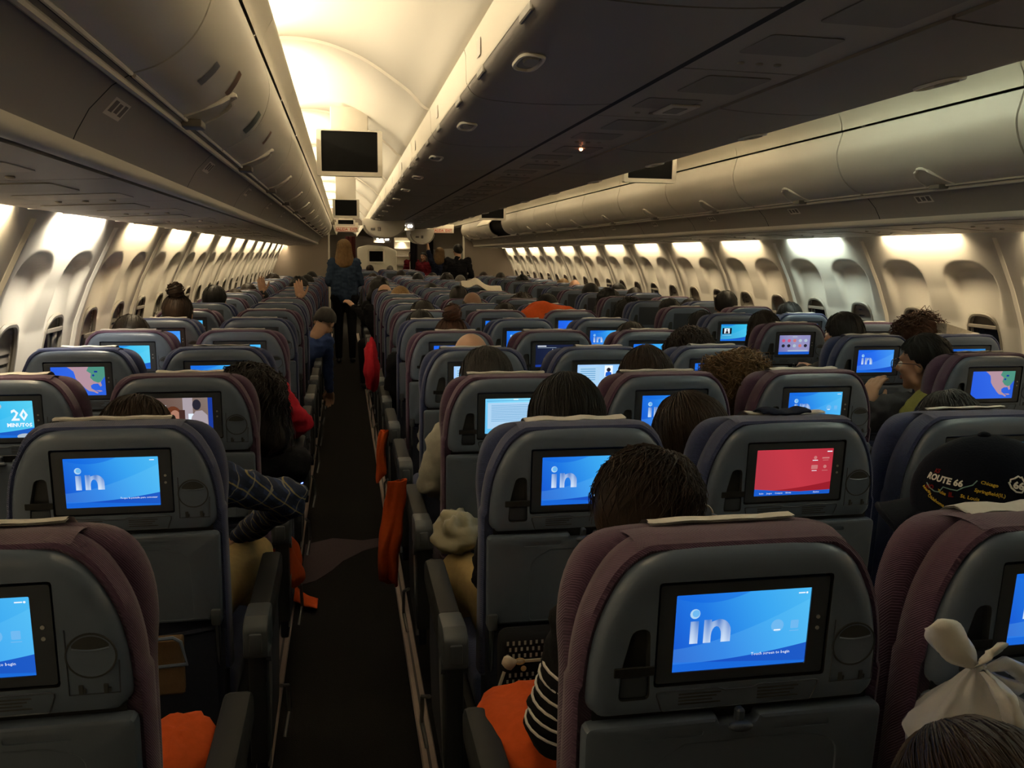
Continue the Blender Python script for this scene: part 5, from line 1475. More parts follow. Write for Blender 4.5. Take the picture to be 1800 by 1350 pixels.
# ---- bodies
def body_parts(key, J, hand=('relax', 'relax'), headrot=Matrix.Identity(3), skin='skin', sleeves=True, fine=0.013):
    """J: joints. Returns dict of meshes: body, top, trousers, shoes"""
    N = Vector(J['neck'])
    sh = [Vector(J['shl']), Vector(J['shr'])]
    def torso(bm, g):
        capsule(bm, J['pel'], Vector(J['pel']).lerp(Vector(J['chest']), 0.5), 0.135 + g, 0.125 + g)
        capsule(bm, Vector(J['pel']).lerp(Vector(J['chest']), 0.5), J['chest'], 0.125 + g, 0.130 + g)
        for s in (0, 1):
            capsule(bm, Vector(J['chest']).lerp(sh[s], 0.5), sh[s], 0.095 + g, 0.058 + g)
            capsule(bm, Vector(J['pel']) + Vector(((-1, 1)[s] * 0.07, 0, 0)), Vector(J['chest']) + Vector(((-1, 1)[s] * 0.06, 0, 0.02)), 0.10 + g, 0.10 + g)
        capsule(bm, J['chest'], N, 0.09 + g, 0.050 + g)
    def arms(bm, g, full=True):
        for s, e, w in ((sh[0], J['ell'], J['wrl']), (sh[1], J['elr'], J['wrr'])):
            capsule(bm, s, e, 0.050 + g, 0.040 + g)
            if full: capsule(bm, e, w, 0.040 + g, 0.027 + g)
    def legs(bm, g, full=True):
        for h, k, a in ((J['hpl'], J['knl'], J['anl']), (J['hpr'], J['knr'], J['anr'])):
            capsule(bm, h, k, 0.082 + g, 0.055 + g); capsule(bm, k, a, 0.055 + g, 0.038 + g)
    # body
    bm = bmesh.new(); torso(bm, -0.004); arms(bm, -0.004); legs(bm, -0.004)
    me = skin_of('body', bm, skin, fine, 4)
    bm = bmesh.new(); bm.from_mesh(me); bpy.data.meshes.remove(me)
    H = Vector(J['head'])
    merge(bm, HEAD_BM, Matrix.Translation(H) @ headrot.to_4x4())
    for (e, w, hd, mirror, zd) in ((J['ell'], J['wrl'], hand[0], -1, J.get('hdl')), (J['elr'], J['wrr'], hand[1], 1, J.get('hdr'))):
        d = Vector(zd[0]) if zd else (Vector(w) - Vector(e)); y = Vector(zd[1]) if zd else Vector((0, 0.2, -1))
        m_ = frame(w, d, y) @ Matrix.Diagonal((-mirror if not zd else zd[2], 1, 1, 1))
        merge(bm, HANDS[hd], m_, False, 0)
    out = {'body': mesh_of('body', bm, [skin, 'eye_white', 'lip', 'hair_black'], True, 3.2)}
    bm = bmesh.new(); torso(bm, 0.010); arms(bm, 0.009, not J.get('short'))
    out['top'] = skin_of('jacket', bm, 'cloth_grey', fine, 4)
    tm = out['top']; nv = len(tm.vertices)
    co = np.empty(nv * 3, np.float32); no = np.empty(nv * 3, np.float32)
    tm.vertices.foreach_get('co', co); tm.vertex_normals.foreach_get('vector', no)
    co = co.reshape(-1, 3); no = no.reshape(-1, 3)
    wr = np.array([0.013 * noise.noise(Vector((q[0] * 16, q[1] * 16, q[2] * 30))) + 0.006 * noise.noise(Vector(q) * 45) for q in co.tolist()], np.float32)
    co += no * wr[:, None]
    tm.vertices.foreach_set('co', co.ravel()); tm.update()
    bm = bmesh.new(); legs(bm, 0.009); capsule(bm, J['hpl'], J['hpr'], 0.11, 0.11); ball(bm, J['pel'], 0.125)
    out['trousers'] = skin_of('trousers', bm, 'cloth_navy', 0.016, 4)
    bm = bmesh.new()
    for a, t in ((J['anl'], J['tol']), (J['anr'], J['tor'])): capsule(bm, Vector(a) + Vector((0, -0.02, -0.05)), t, 0.040, 0.034)
    out['shoes'] = skin_of('shoes', bm, 'shoe', 0.014, 3)
    return out
BODYC = {}
def seated(hx=0.0, hy=0.25, hz=1.045, **kw):
    """joints of a seated figure whose head centre is at (hx, hy, hz) in seat axes"""
    J = dict(pel=(0, 0.335, 0.53), chest=(hx * 0.55, 0.295 + (hy - 0.25) * 0.6, 0.765 + (hz - 1.045) * 0.6), neck=(hx * 0.92, hy - 0.03, hz - 0.155), head=(hx, hy, hz))
    n = Vector(J['neck'])
    J['shl'] = (n.x - 0.145, n.y - 0.01, n.z - 0.035); J['shr'] = (n.x + 0.145, n.y - 0.01, n.z - 0.035)
    J['ell'] = (n.x * 0.6 - 0.175, 0.30, 0.64); J['elr'] = (n.x * 0.6 + 0.175, 0.30, 0.64)
    J['wrl'] = (-0.09, 0.47, 0.615); J['wrr'] = (0.09, 0.47, 0.615)
    J['hpl'] = (-0.085, 0.34, 0.535); J['hpr'] = (0.085, 0.34, 0.535); J['knl'] = (-0.10, 0.61, 0.555); J['knr'] = (0.10, 0.61, 0.555)
    J['anl'] = (-0.10, 0.60, 0.10); J['anr'] = (0.10, 0.60, 0.10); J['tol'] = (-0.10, 0.70, 0.042); J['tor'] = (0.10, 0.70, 0.042)
    J.update(kw)
    return J
def person(loc, label, J=None, key=None, hair=('short', 'hair_black'), hseed=0, strands=0, top='cloth_grey', trousers='cloth_navy', skin='skin', yaw=0.0, nod=0.0, roll=0.0, group='seated passengers', hand=('relax', 'relax'), detail=True, fine=0.013, rotz=0.0, hscale=1.0):
    R = Matrix.Rotation(yaw, 3, 'Z') @ Matrix.Rotation(nod, 3, 'X') @ Matrix.Rotation(roll, 3, 'Y')
    ck = (key, round(yaw, 2), round(nod, 2), round(roll, 2), hand) if key else None
    if ck and ck in BODYC: parts = BODYC[ck]
    else:
        parts = body_parts(key, J, hand, R, 'skin', True, fine)
        if ck: BODYC[ck] = parts
    p = empty('person', loc, rotz, label=label, cat='person', group=group)
    b = put('body', parts['body'], p)
    if skin != 'skin': b.material_slots[0].link = 'OBJECT'; b.material_slots[0].material = M[skin]
    t = put('jacket' if 'coat' in label or 'jacket' in label else 'shirt', parts['top'], p); t.material_slots[0].link = 'OBJECT'; t.material_slots[0].material = M[top]
    if detail:
        q = put('trousers', parts['trousers'], p); q.material_slots[0].link = 'OBJECT'; q.material_slots[0].material = M[trousers]
        put('shoes', parts['shoes'], p)
    if hair:
        h = put('hair', hair_of(hair[0], hair[1], hseed, strands), p)
        h.matrix_local = Matrix.Translation(Vector(J['head'])) @ R.to_4x4() @ Matrix.Scale(hscale, 4)
    p['_head'] = 1; del p['_head']
    return p
def glasses(p, J, yaw, nod, roll, matn):
    R = Matrix.Rotation(yaw, 3, 'Z') @ Matrix.Rotation(nod, 3, 'X') @ Matrix.Rotation(roll, 3, 'Y')
    bm = bmesh.new()
    for s in (-1, 1):
        tube(bm, [(s * 0.033 + 0.026 * a, 0.108, 0.0 + b * 0.019) for a, b in oval(0, 0, 1, 1, 20, 2.6)], 0.0018, 6, closed=True)
        tube(bm, [(s * 0.059, 0.106, 0.006), (s * 0.080, 0.09, 0.008), (s * 0.085, 0.0, 0.004), (s * 0.083, -0.02, -0.01)], 0.0016, 6)
    tube(bm, [(-0.008, 0.109, 0.004), (0, 0.112, 0.007), (0.008, 0.109, 0.004)], 0.0015, 6)
    g = put('glasses', mesh_of('glasses', bm, matn), p)
    bm = bmesh.new()
    for s in (-1, 1): bm.faces.new([bm.verts.new((s * 0.033 + 0.025 * a, 0.108, b * 0.018)) for a, b in oval(0, 0, 1, 1, 20, 2.6)])
    l = put('lenses', mesh_of('lenses', bm, 'lens', False), g)
    g.matrix_local = Matrix.Translation(Vector(J['head'])) @ R.to_4x4()
    return g

def at_seat(row, col, X, top, hy=0.25, extra=0.016, **kw):
    """seat position plus seated joints so that the hair top stands at height `top` over world X"""
    p = seat_pos(row, col)
    hz = top - 0.110 - extra
    return p, seated(X - p.x, hy, hz, **kw)

# nearest passengers, one by one ------------------------------------------------
# front centre seat: wavy brown hair, glasses, striped sleeve on the left
p, J = at_seat(0, 'C', -0.488, 1.132, 0.40, 0.018, ell=(-0.190, 0.25, 0.705), wrl=(-0.14, 0.42, 0.64))
J['shl'] = (-0.140, 0.22, 0.885)
o = person(p, 'person with wavy brown hair, spectacles and striped black sleeve in the nearest centre seat', J, hair=('wavy', 'hair_brown'), hseed=3, strands=650, hscale=0.96, top='cloth_stripe', yaw=-1.0, nod=-0.10, fine=0.012)
glasses(o, J, -1.0, -0.10, 0, 'spectacle')
bm = bmesh.new()
S, E, W_ = Vector(J['shl']), Vector(J['ell']), Vector(J['wrl'])
d = (E - S).normalized(); u = d.orthogonal().normalized(); w = d.cross(u)
for k in range(6):
    f = 0.42 + 0.115 * k; c = S.lerp(E, f); r = 0.0605 + (0.0505 - 0.0605) * f
    tube(bm, [c + (u * math.cos(a) + w * math.sin(a)) * r for a in [q * math.pi / 10 for q in range(20)]], 0.0024, 5, closed=True)
put('sleeve_stripes', mesh_of('sleeve_stripes', bm, 'stripe_white'), o)

# passenger with the cap beside the front seat, turned to the left
p, J = at_seat(0, 'D', 0.045, 1.150, 0.24, 0.03)
YC, NC = 1.15, 0.10
o = person(p, 'person in a navy cap lettered ROUTE 66, seated behind the tied plastic bag', J, hair=('crop', 'hair_dark'), hseed=1, top='cloth_black', yaw=YC, nod=-NC, fine=0.012)
def build_cap():
    def dome(az, el):
        """az 0 = front, el 0 = rim .. pi/2 = crown"""
        ce, se = math.cos(el), math.sin(el)
        puff = 1.0 + 0.05 * math.sin(el * 2)
        return Vector((math.sin(az) * 0.094 * ce * puff, math.cos(az) * 0.114 * ce * puff - 0.012, 0.020 + 0.112 * se))
    bm = bmesh.new(); n, mm = 36, 12
    rings = [[dome(2 * math.pi * k / n, -0.12 + (math.pi / 2 + 0.10) * j / mm) for k in range(n)] for j in range(mm + 1)]
    loft(bm, rings, False, True)
    crown = mesh_of('cap_crown', bm, 'cap', True, 3)
    bm = bmesh.new()
    top, bot = [], []
    for j in range(6):
        f = j / 5; r0 = []
        for k in range(15):
            a = math.radians(-62 + 124 * k / 14)
            base = dome(a, -0.02); outp = Vector((math.sin(a) * 0.092, 0.106 + 0.046 * math.cos(a) ** 0.7 if math.cos(a) > 0 else 0.11, 0.010))
            q = base.lerp(outp, f); q.z -= 0.018 * (abs(k - 7) / 7) ** 2 * f - 0.004 * f
            r0.append(q)
        top.append(r0)
    loft(bm, top, False, False, closed=False); loft(bm, [[q + Vector((0, 0, -0.006)) for q in r] for r in top], False, False, closed=False)
    rimp = top[-1]; tube(bm, [q + Vector((0, 0, -0.003)) for q in rimp], 0.005, 6)
    bill = mesh_of('cap_bill', bm, 'cap', True, 3)
    bm = bmesh.new(); ball(bm, dome(0, math.pi / 2), (0.010, 0.010, 0.006)); 
    button = mesh_of('cap_button', bm, 'cap')
    def onto(txt, size, az, el, rot, mi, bold=0.0, dst=None):
        t = text_bm(txt, size, bold=bold, res=2)
        bmesh.ops.subdivide_edges(t, edges=[e for e in t.edges if e.calc_length() > size * 0.3], cuts=1)
        c, s = math.cos(rot), math.sin(rot)
        def fn(q):
            x, y = q.x * c - q.y * s, q.x * s + q.y * c
            # text runs from front (left as seen) to back
            d0 = dome(az - x / 0.105, el + y / 0.112)
            return d0 + (d0 - Vector((0, -0.012, 0.02))).normalized() * 0.0016
        add_bm(dst, t, fn, mi)
    bm = bmesh.new()
    return dome, crown, bill, button, onto
dome, crown, bill, button, onto = build_cap()
Rc = Matrix.Rotation(YC, 3, 'Z') @ Matrix.Rotation(-NC, 3, 'X')
cm_ = Matrix.Translation(Vector(J['head']) + Vector((0, 0, 0.020))) @ Rc.to_4x4() @ Matrix.Scale(1.04, 4)
cp = put('cap_crown', crown, o); cp.matrix_local = cm_
put('cap_bill', bill, cp); put('cap_button', button, cp)
bm = bmesh.new()
# the side of the cap turned to the camera is its left side seen from behind: az runs negative towards the back
AZ = -1.22
def lay(txt, size, dx, dz, rot, mi, bold=0.0):
    onto(txt, size, AZ + dx, dz + 0.2, rot, mi, bold, bm)
lay('ROUTE 66', 0.0145, 0.46, 0.30, -0.12, 0, 0.0006)
lay('Chicago', 0.0075, -0.20, 0.28, -0.25, 1, 0.0002); lay('Springfield(IL)', 0.0075, -0.20, 0.15, -0.25, 1, 0.0002); lay('St. Louis', 0.0075, 0.05, 0.08, -0.18, 1, 0.0002)
lay('Oklahoma City', 0.0075, 0.46, -0.04, -0.45, 1, 0.0002); lay('Tulsa', 0.0070, 0.44, 0.12, -0.3, 1, 0.0002); lay('Amarillo', 0.0065, 0.70, 0.12, -0.5, 1, 0.0002)
lay('66', 0.0155, -0.58, 0.24, -0.30, 0, 0.0008); lay('MO', 0.010, 0.66, 0.17, 0.0, 3, 0.0004); lay('IL', 0.010, 0.30, 0.10, 0.0, 3, 0.0004); lay('KS', 0.010, 0.62, 0.42, 0.0, 3, 0.0004)
route = [(0.74, 0.22), (0.66, 0.16), (0.56, 0.12), (0.48, 0.12), (0.43, 0.20), (0.32, 0.18), (0.22, 0.17), (0.14, 0.22), (0.02, 0.26), (-0.04, 0.33)]
def dn(a, b): 
    q = dome(a, b); return q + (q - Vector((0, -0.012, 0.02))).normalized() * 0.0015
tube(bm, [dn(AZ + a, b + 0.2) for a, b in route], 0.0009, 5, mi=2)
sh_o = [(0, 0.19), (0.10, 0.20), (0.13, 0.15), (0.16, 0.16), (0.16, 0.02), (0.10, -0.10), (0, -0.16), (-0.10, -0.10), (-0.16, 0.02), (-0.16, 0.16), (-0.13, 0.15), (-0.10, 0.20)]
tube(bm, [dn(AZ - 0.58 - a * 0.62 + b * 0.15, 0.44 + b * 0.60 + a * 0.2) for a, b in sh_o], 0.0014, 5, closed=True, mi=0)
put('cap_embroidery', mesh_of('cap_embroidery', bm, ['stitch_white', 'stitch_yellow', 'stitch_teal', 'stitch_red'], False), cp)

# second row
p, J = at_seat(1, 'C', -0.478, 1.172, 0.26, 0.022, knl=(-0.205, 0.52, 0.575), hpl=(-0.10, 0.34, 0.54))
person(p, 'person with a smooth black bob in the second centre row, aisle seat', J, hair=('bob', 'hair_black'), hseed=5, strands=420, top='cloth_black', trousers='cloth_khaki', yaw=-0.1)
p, J = at_seat(1, 'D', -0.145, 1.120, 0.27, 0.020)
person(p, 'person with long straight brown hair leaning beside the red screen', J, hair=('long', 'hair_brown'), hseed=6, strands=520, top='cloth_black', yaw=0.2, roll=-0.10)
p, J = at_seat(1, 'E', 0.590, 1.116, 0.25, 0.018)
person(p, 'person with greying dark hair behind the navy seat with the cap wearer', J, hair=('short', 'hair_salt'), hseed=7, strands=420, top='cloth_grey', yaw=-0.2)
p, J = at_seat(1, 'B', -1.535, 1.112, 0.30, 0.016, elr=(0.345, 0.34, 0.82), wrr=(0.20, 0.56, 0.66), hpr=(0.095, 0.28, 0.55), knr=(0.22, 0.60, 0.585))
J['shr'] = (0.165, 0.22, 0.905)
person(p, 'person in a blue and yellow plaid shirt, elbow over the aisle armrest', J, hair=('short', 'hair_brown'), hseed=8, strands=300, top='cloth_plaid', trousers='cloth_khaki', nod=-0.2, fine=0.012)
# third row
p, J = at_seat(2, 'B', -1.335, 1.085, 0.27, 0.034)
person(p, 'person with bushy dark brown curls leaning towards the left aisle', J, hair=('curly', 'hair_dark'), hseed=9, strands=600, top='cloth_black', trousers='cloth_black', yaw=-0.2, roll=0.12)
p, J = at_seat(2, 'C', -0.556, 1.158, 0.26, 0.016, ell=(-0.245, 0.24, 0.70), wrl=(-0.14, 0.44, 0.62))
person(p, 'person with thinning black hair and white shirt in the third centre row', J, hair=('short', 'hair_salt'), hseed=10, strands=380, top='cloth_white', nod=-0.1)
p, J = at_seat(2, 'D', 0.008, 1.157, 0.26, 0.020)
person(p, 'person with brown shoulder-length hair in the third row, middle of the centre block', J, hair=('long', 'hair_brown'), hseed=11, strands=320, top='cloth_black')
p, J = at_seat(2, 'E', 0.350, 1.112, 0.26, 0.036)
person(p, 'person with tousled blond-streaked hair leaning out beside the third centre row', J, hair=('messy', 'hair_streak'), hseed=12, strands=650, top='cloth_grey', roll=-0.15, yaw=0.2)
# fourth row
p, J = at_seat(3, 'C', -0.496, 1.128, 0.25, 0.0)
person(p, 'bald person with a shiny scalp in the fourth centre row', J, hair=('fringe', 'hair_grey'), hseed=2, top='cloth_white', nod=-0.15)
p, J = at_seat(3, 'E', 0.495, 1.140, 0.26, 0.034)
person(p, 'person with a mop of dark curls in the fourth row, right of the centre block', J, hair=('curly', 'hair_brown'), hseed=13, strands=420, top='cloth_black')
p, J = at_seat(3, 'B', -1.50, 1.065, 0.30, 0.014, elr=(0.305, 0.32, 0.72), wrr=(0.16, 0.50, 0.62))
J['shr'] = (0.20, 0.24, 0.87)
person(p, 'person in a shiny red quilted jacket beside the left aisle', J, hair=('short', 'hair_dark'), hseed=14, top='cloth_red', trousers='cloth_black', nod=-0.5)
# man with glasses by the right aisle, hand raised
p, J = at_seat(3, 'F', 1.352, 1.158, 0.20, 0.016, ell=(-0.40, 0.30, 0.74), wrl=(-0.378, 0.255, 0.855), hdl=((0.40, 0.10, 1.0), (1.0, 0.35, -0.3), 1))
J['shl'] = (-0.30, 0.20, 0.845); J['shr'] = (-0.02, 0.20, 0.855)
o = person(p, 'person with black hair and dark spectacles, olive vest, hand raised to chin', J, hair=('short', 'hair_black'), hseed=15, strands=380, top='cloth_grey', yaw=0.62, nod=-0.08, hand=('relax', 'relax'), fine=0.012)
glasses(o, J, 0.62, -0.08, 0, 'spectacle_dark')
bm = bmesh.new(); n_ = Vector(J['neck'])
capsule(bm, (n_.x - 0.01, n_.y - 0.055, n_.z - 0.03), (n_.x + 0.03, n_.y - 0.03, n_.z - 0.22), 0.105, 0.140); capsule(bm, (n_.x + 0.0, n_.y - 0.03, n_.z - 0.03), (n_.x - 0.085, n_.y - 0.02, n_.z - 0.06), 0.075, 0.072); capsule(bm, (n_.x + 0.02, n_.y - 0.02, n_.z - 0.03), (n_.x + 0.12, n_.y - 0.01, n_.z - 0.05), 0.07, 0.06)
put('vest', skin_of('vest', bm, 'cloth_olive', 0.011, 4), o)
p, J = at_seat(4, 'F', 1.476, 1.194, 0.22, 0.014, ell=(-0.22, 0.36, 0.80), wrl=(-0.10, 0.50, 0.86))
person(p, 'person with short black hair and one hand up towards an icon screen', J, hair=('short', 'hair_black'), hseed=16, strands=200, top='cloth_grey', yaw=0.15, hand=('grip', 'relax'))
p, J = at_seat(4, 'G', 1.93, 1.166, 0.24, 0.02)
person(p, 'person with flicked brown hair under a right-hand window', J, hair=('messy', 'hair_red'), hseed=17, strands=120, top='cloth_grey', roll=-0.3)
p, J = at_seat(5, 'F', 1.455, 1.153, 0.25, 0.02)
person(p, 'person with long dark hair beside the screen of icons', J, hair=('long', 'hair_dark'), hseed=18, strands=200, top='cloth_black', roll=-0.1)
p, J = at_seat(5, 'A', -1.979, 1.222, 0.24, 0.012)
person(p, 'person with a high brown hair bun by the left windows', J, hair=('bun', 'hair_brown'), hseed=19, strands=200, top='cloth_maroon')
p, J = at_seat(4, 'C', -0.485, 1.150, 0.25, 0.012)
person(p, 'person with a loose reddish bun in the fifth centre row', J, hair=('bun', 'hair_red'), hseed=20, strands=160, top='cloth_grey')

# the rest, further off ---------------------------------------------------------
FAR = [(4, 'A', -2.061, 1.153, 'short', 'hair_dark', 'cloth_red', 'short dark hair and red collar, fourth seat by the left windows'),
       (6, 'F', 1.385, 1.100, 'short', 'hair_black', 'cloth_black', 'short black hair, leaning beside a small video screen'),
       (7, 'G', 1.927, 1.205, 'short', 'hair_black', 'cloth_navy', 'neat black hair standing out against the right windows'),
       (6, 'G', 2.040, 1.160, 'short', 'hair_black', 'cloth_grey', 'black hair low under a right window'),
       (5, 'G', 1.966, 1.140, 'short', 'hair_brown', 'cloth_grey', 'brown hair half hidden by the neighbour with short black hair'),
       (7, 'A', -1.989, 1.215, 'short', 'hair_black', 'cloth_navy', 'glossy black hair by the left windows, past the bun'),
       (5, 'C', -0.575, 1.135, 'short', 'hair_black', 'cloth_black', 'black hair behind the reddish bun'),
       (6, 'C', -0.496, 1.150, 'short', 'hair_dark', 'cloth_grey', 'dark hair in the seventh centre row'),
       (6, 'D', 0.085, 1.135, 'short', 'hair_dark', 'cloth_grey', 'dark hair in the seventh row, middle of the centre block'),
       (4, 'E', 0.480, 1.120, 'short', 'hair_dark', 'cloth_grey', 'dark hair behind the mop of curls'),
       (9, 'C', -0.501, 1.166, 'bob', 'hair_blond', 'cloth_grey', 'blond bob near the standing denim jacket'),
       (8, 'D', -0.035, 1.195, 'crop', 'hair_dark', 'cloth_grey', 'closely cropped dark hair in the ninth centre row'),
       (7, 'D', -0.034, 1.170, 'fringe', 'hair_salt', 'cloth_grey', 'shaved bald head in the eighth centre row'),
       (11, 'D', -0.055, 1.145, 'short', 'hair_black', 'cloth_black', 'black hair in the twelfth row, middle of the centre block'),
       (11, 'C', -0.63, 1.210, 'curly', 'hair_black', 'cloth_black', 'big dark hair in the twelfth row beside the aisle'),
       (8, 'E', 0.524, 1.130, 'curly', 'hair_brown', 'cloth_grey', 'curly brown hair beside the orange blanket'),
       (7, 'E', 0.568, 1.165, 'short', 'hair_black', 'cloth_grey', 'black hair just above the orange blanket'),
       (15, 'F', 1.575, 1.179, 'curly', 'hair_black', 'cloth_black', 'round black hair far along the right aisle'),
       (10, 'F', 1.499, 1.189, 'bob', 'hair_black', 'cloth_black', 'black bob along the right aisle'),
       (9, 'F', 1.443, 1.165, 'curly', 'hair_black', 'cloth_pink', 'spiky black hair and pink collar along the right aisle'),
       (8, 'F', 1.390, 1.110, 'curly', 'hair_black', 'cloth_black', 'tall black hair beside the night-scene screen'),
       (7, 'F', 1.461, 1.145, 'short', 'hair_black', 'cloth_black', 'black hair two rows past the icon screen'),
       (8, 'G', 1.960, 1.110, 'short', 'hair_dark', 'cloth_grey', 'dark hair at the sixth right window seat'),
       (11, 'G', 2.050, 1.166, 'short', 'hair_black', 'cloth_grey', 'black hair at the ninth right window seat'),
       (10, 'G', 1.977, 1.145, 'short', 'hair_dark', 'cloth_grey', 'dark hair at the eighth right window seat'),
       (14, 'G', 2.000, 1.150, 'messy', 'hair_streak', 'cloth_grey', 'sandy tousled hair far by the right windows'),
       (13, 'G', 1.96, 1.150, 'fringe', 'hair_grey', 'cloth_grey', 'pale bald head far by the right windows'),
       (14, 'E', 0.593, 1.183, 'crop', 'hair_grey', 'cloth_grey', 'short grey hair near the dark suit'),
       (9, 'A', -2.030, 1.130, 'short', 'hair_dark', 'cloth_grey', 'dark hair at the ninth left window seat'),
       (15, 'A', -2.050, 1.169, 'curly', 'hair_dark', 'cloth_grey', 'dark curls far by the left windows'),
       (11, 'B', -1.525, 1.205, 'curly', 'hair_black', 'cloth_black', 'bushy black hair beside the left aisle'),
       (13, 'B', -1.50, 1.19, 'long', 'hair_black', 'cloth_black', 'long black hair further along the left aisle'),
       (16, 'B', -1.522, 1.185, 'short', 'hair_black', 'cloth_navy', 'dark cap-like hair at the far end of the left aisle'),
       (18, 'D', -0.041, 1.190, 'short', 'hair_dark', 'cloth_grey', 'dark hair in the farthest middle centre seat'),
       (17, 'C', -0.560, 1.150, 'short', 'hair_brown', 'cloth_grey', 'brown hair far along the centre block beside the left aisle'),
       (15, 'D', 0.063, 1.195, 'short', 'hair_black', 'cloth_black', 'round black hair far along the middle of the centre block'),
       (15, 'E', 0.490, 1.195, 'curly', 'hair_dark', 'cloth_grey', 'dark curls beside the dark suit'),
       (18, 'E', 0.509, 1.150, 'short', 'hair_dark', 'cloth_grey', 'dark hair in the farthest right centre seat'),
       (17, 'F', 1.529, 1.185, 'short', 'hair_dark', 'cloth_grey', 'dark hair beyond the dark suit in the right block'),
       (19, 'F', 1.492, 1.160, 'short', 'hair_brown', 'cloth_grey', 'brown hair in the last seat of the right aisle column'),
       (24, 'C', -0.45, 1.22, 'short', 'hair_brown', 'cloth_grey', 'brown hair in the forward cabin before the monument wall'),
       (25, 'D', 0.05, 1.20, 'crop', 'hair_grey', 'cloth_pink', 'pinkish balding head in the forward cabin')]
STD = seated(0, 0.25, 1.045)
for i, (row, col, X, top, st, hm, tm, lb) in enumerate(FAR):
    p = seat_pos(row, col)
    ex = {'short': 0.013, 'curly': 0.034, 'bob': 0.024, 'long': 0.018, 'fringe': 0.0, 'crop': 0.006, 'messy': 0.036}[st]
    hz = top - 0.110 - ex
    yw = (0.0, 0.25, -0.25)[i % 3]
    J = seated(0, 0.25, 1.045)
    person((X, p.y, hz - 1.045), 'person with ' + lb, J, key='std', hair=(st, hm), hseed=i % 3, strands=60 if row < 9 else 0, top=tm, yaw=yw, skin='skin' if i % 3 else 'skin_dark', fine=0.016)

# head of the passenger just in front of the camera, leaning forward at the lower right
J = seated(0.0, 0.52, 0.826, shl=(-0.15, 0.38, 0.70), shr=(0.15, 0.38, 0.70), chest=(0, 0.33, 0.62), neck=(0, 0.43, 0.73))
person((-0.338, -0.80, 0), 'person with smooth brown hair bowed forward at the lower right corner', J, hair=('long', 'hair_brown'), hseed=21, strands=600, top='cloth_black', nod=-0.5)

# standing figures ------------------------------------------------------------
def standing(h=1.66, **kw):
    s = h / 1.66
    J = dict(pel=(0, 0, 0.92), chest=(0, 0.0, 1.20), neck=(0, -0.02, 1.395), head=(0, 0.005, 1.522), shl=(-0.155, -0.01, 1.345), shr=(0.155, -0.01, 1.345), ell=(-0.215, -0.02, 1.09), elr=(0.215, -0.02, 1.09), wrl=(-0.15, 0.18, 1.04), wrr=(0.15, 0.18, 1.04),
             hpl=(-0.085, 0, 0.88), hpr=(0.085, 0, 0.88), knl=(-0.09, 0.01, 0.48), knr=(0.09, 0.01, 0.48), anl=(-0.09, -0.01, 0.09), anr=(0.09, -0.01, 0.09), tol=(-0.10, 0.11, 0.035), tor=(0.10, 0.11, 0.035))
    J.update(kw)
    for k in J:
        J[k] = tuple(c * s for c in J[k]) if not isinstance(J[k][0], tuple) else J[k]
    return J
J = standing(1.655)
person((-1.020, 11.0, 0), 'person standing in the left aisle, long blond hair, denim jacket, black trousers', J, hair=('long', 'hair_blond'), hseed=22, strands=300, top='cloth_denim', trousers='cloth_black', group='standing people', hscale=1.05)
J = standing(1.675, shl=(-0.185, -0.01, 1.345), shr=(0.185, -0.01, 1.345), ell=(-0.255, -0.02, 1.08), elr=(0.255, -0.02, 1.08))
person((1.005, 15.0, 0), 'person in a dark suit standing with back turned in the right aisle', J, hair=('short', 'hair_black'), hseed=4, top='cloth_black', trousers='cloth_black', group='standing people', yaw=0.3)
J = standing(1.62, ell=(-0.22, 0.05, 1.56), wrl=(-0.25, 0.10, 1.80)); J['short'] = True
person((0.90, 17.2, 0), 'person in dark clothes raising an arm to the overhead bin', J, hair=('long', 'hair_streak'), hseed=23, strands=120, top='cloth_navy', trousers='cloth_black', hand=('open', 'relax'), group='standing people', yaw=0.5)
J = standing(1.52)
person((0.86, 20.5, 0), 'person in a red jacket standing deep in the right aisle', J, hair=('short', 'hair_black'), hseed=5, top='cloth_maroon', trousers='cloth_black', group='standing people', rotz=2.6)
J = standing(1.56)
o = person((0.77, 23.0, 0), 'person in dark jacket over a white shirt, facing the cabin', J, hair=('short', 'hair_black'), hseed=6, top='cloth_maroon', trousers='cloth_black', group='standing people', rotz=3.0)
bm = bmesh.new(); slab(bm, [(-0.05, 0.95), (0.05, 0.95), (0.05, 1.25), (0.02, 1.32), (-0.02, 1.32), (-0.05, 1.25)], 0.128, 0.15, 0.004); put('shirt_front', mesh_of('shirt_front', bm, 'stripe_white'), o)

# passenger bending out into the left aisle, and one in dark clothes leaning out on the other side
p = seat_pos(7, 'B')
J = seated(0.335, 0.42, 0.915, chest=(0.18, 0.33, 0.72), ell=(-0.02, 0.45, 0.62), elr=(0.35, 0.42, 0.58), wrr=(0.36, 0.50, 0.36), wrl=(0.05, 0.52, 0.60))
J['neck'] = (0.275, 0.36, 0.80); J['shl'] = (0.14, 0.34, 0.80); J['shr'] = (0.345, 0.34, 0.77)
person(p, 'person in a blue polo shirt bending out into the left aisle', J, hair=('short', 'hair_salt'), hseed=3, top='cloth_blue', trousers='cloth_black', nod=-0.7, roll=0.2, yaw=-0.3)
p = seat_pos(9, 'C')
J = seated(-0.10, 0.30, 1.03, chest=(-0.14, 0.27, 0.74), ell=(-0.30, 0.32, 0.78), wrl=(-0.42, 0.40, 0.90), elr=(0.08, 0.30, 0.64))
J['shl'] = (-0.26, 0.26, 0.88); J['shr'] = (0.02, 0.26, 0.90); J['hpl'] = (-0.22, 0.28, 0.52); J['knl'] = (-0.33, 0.40, 0.50); J['anl'] = (-0.32, 0.42, 0.10); J['tol'] = (-0.34, 0.52, 0.04)
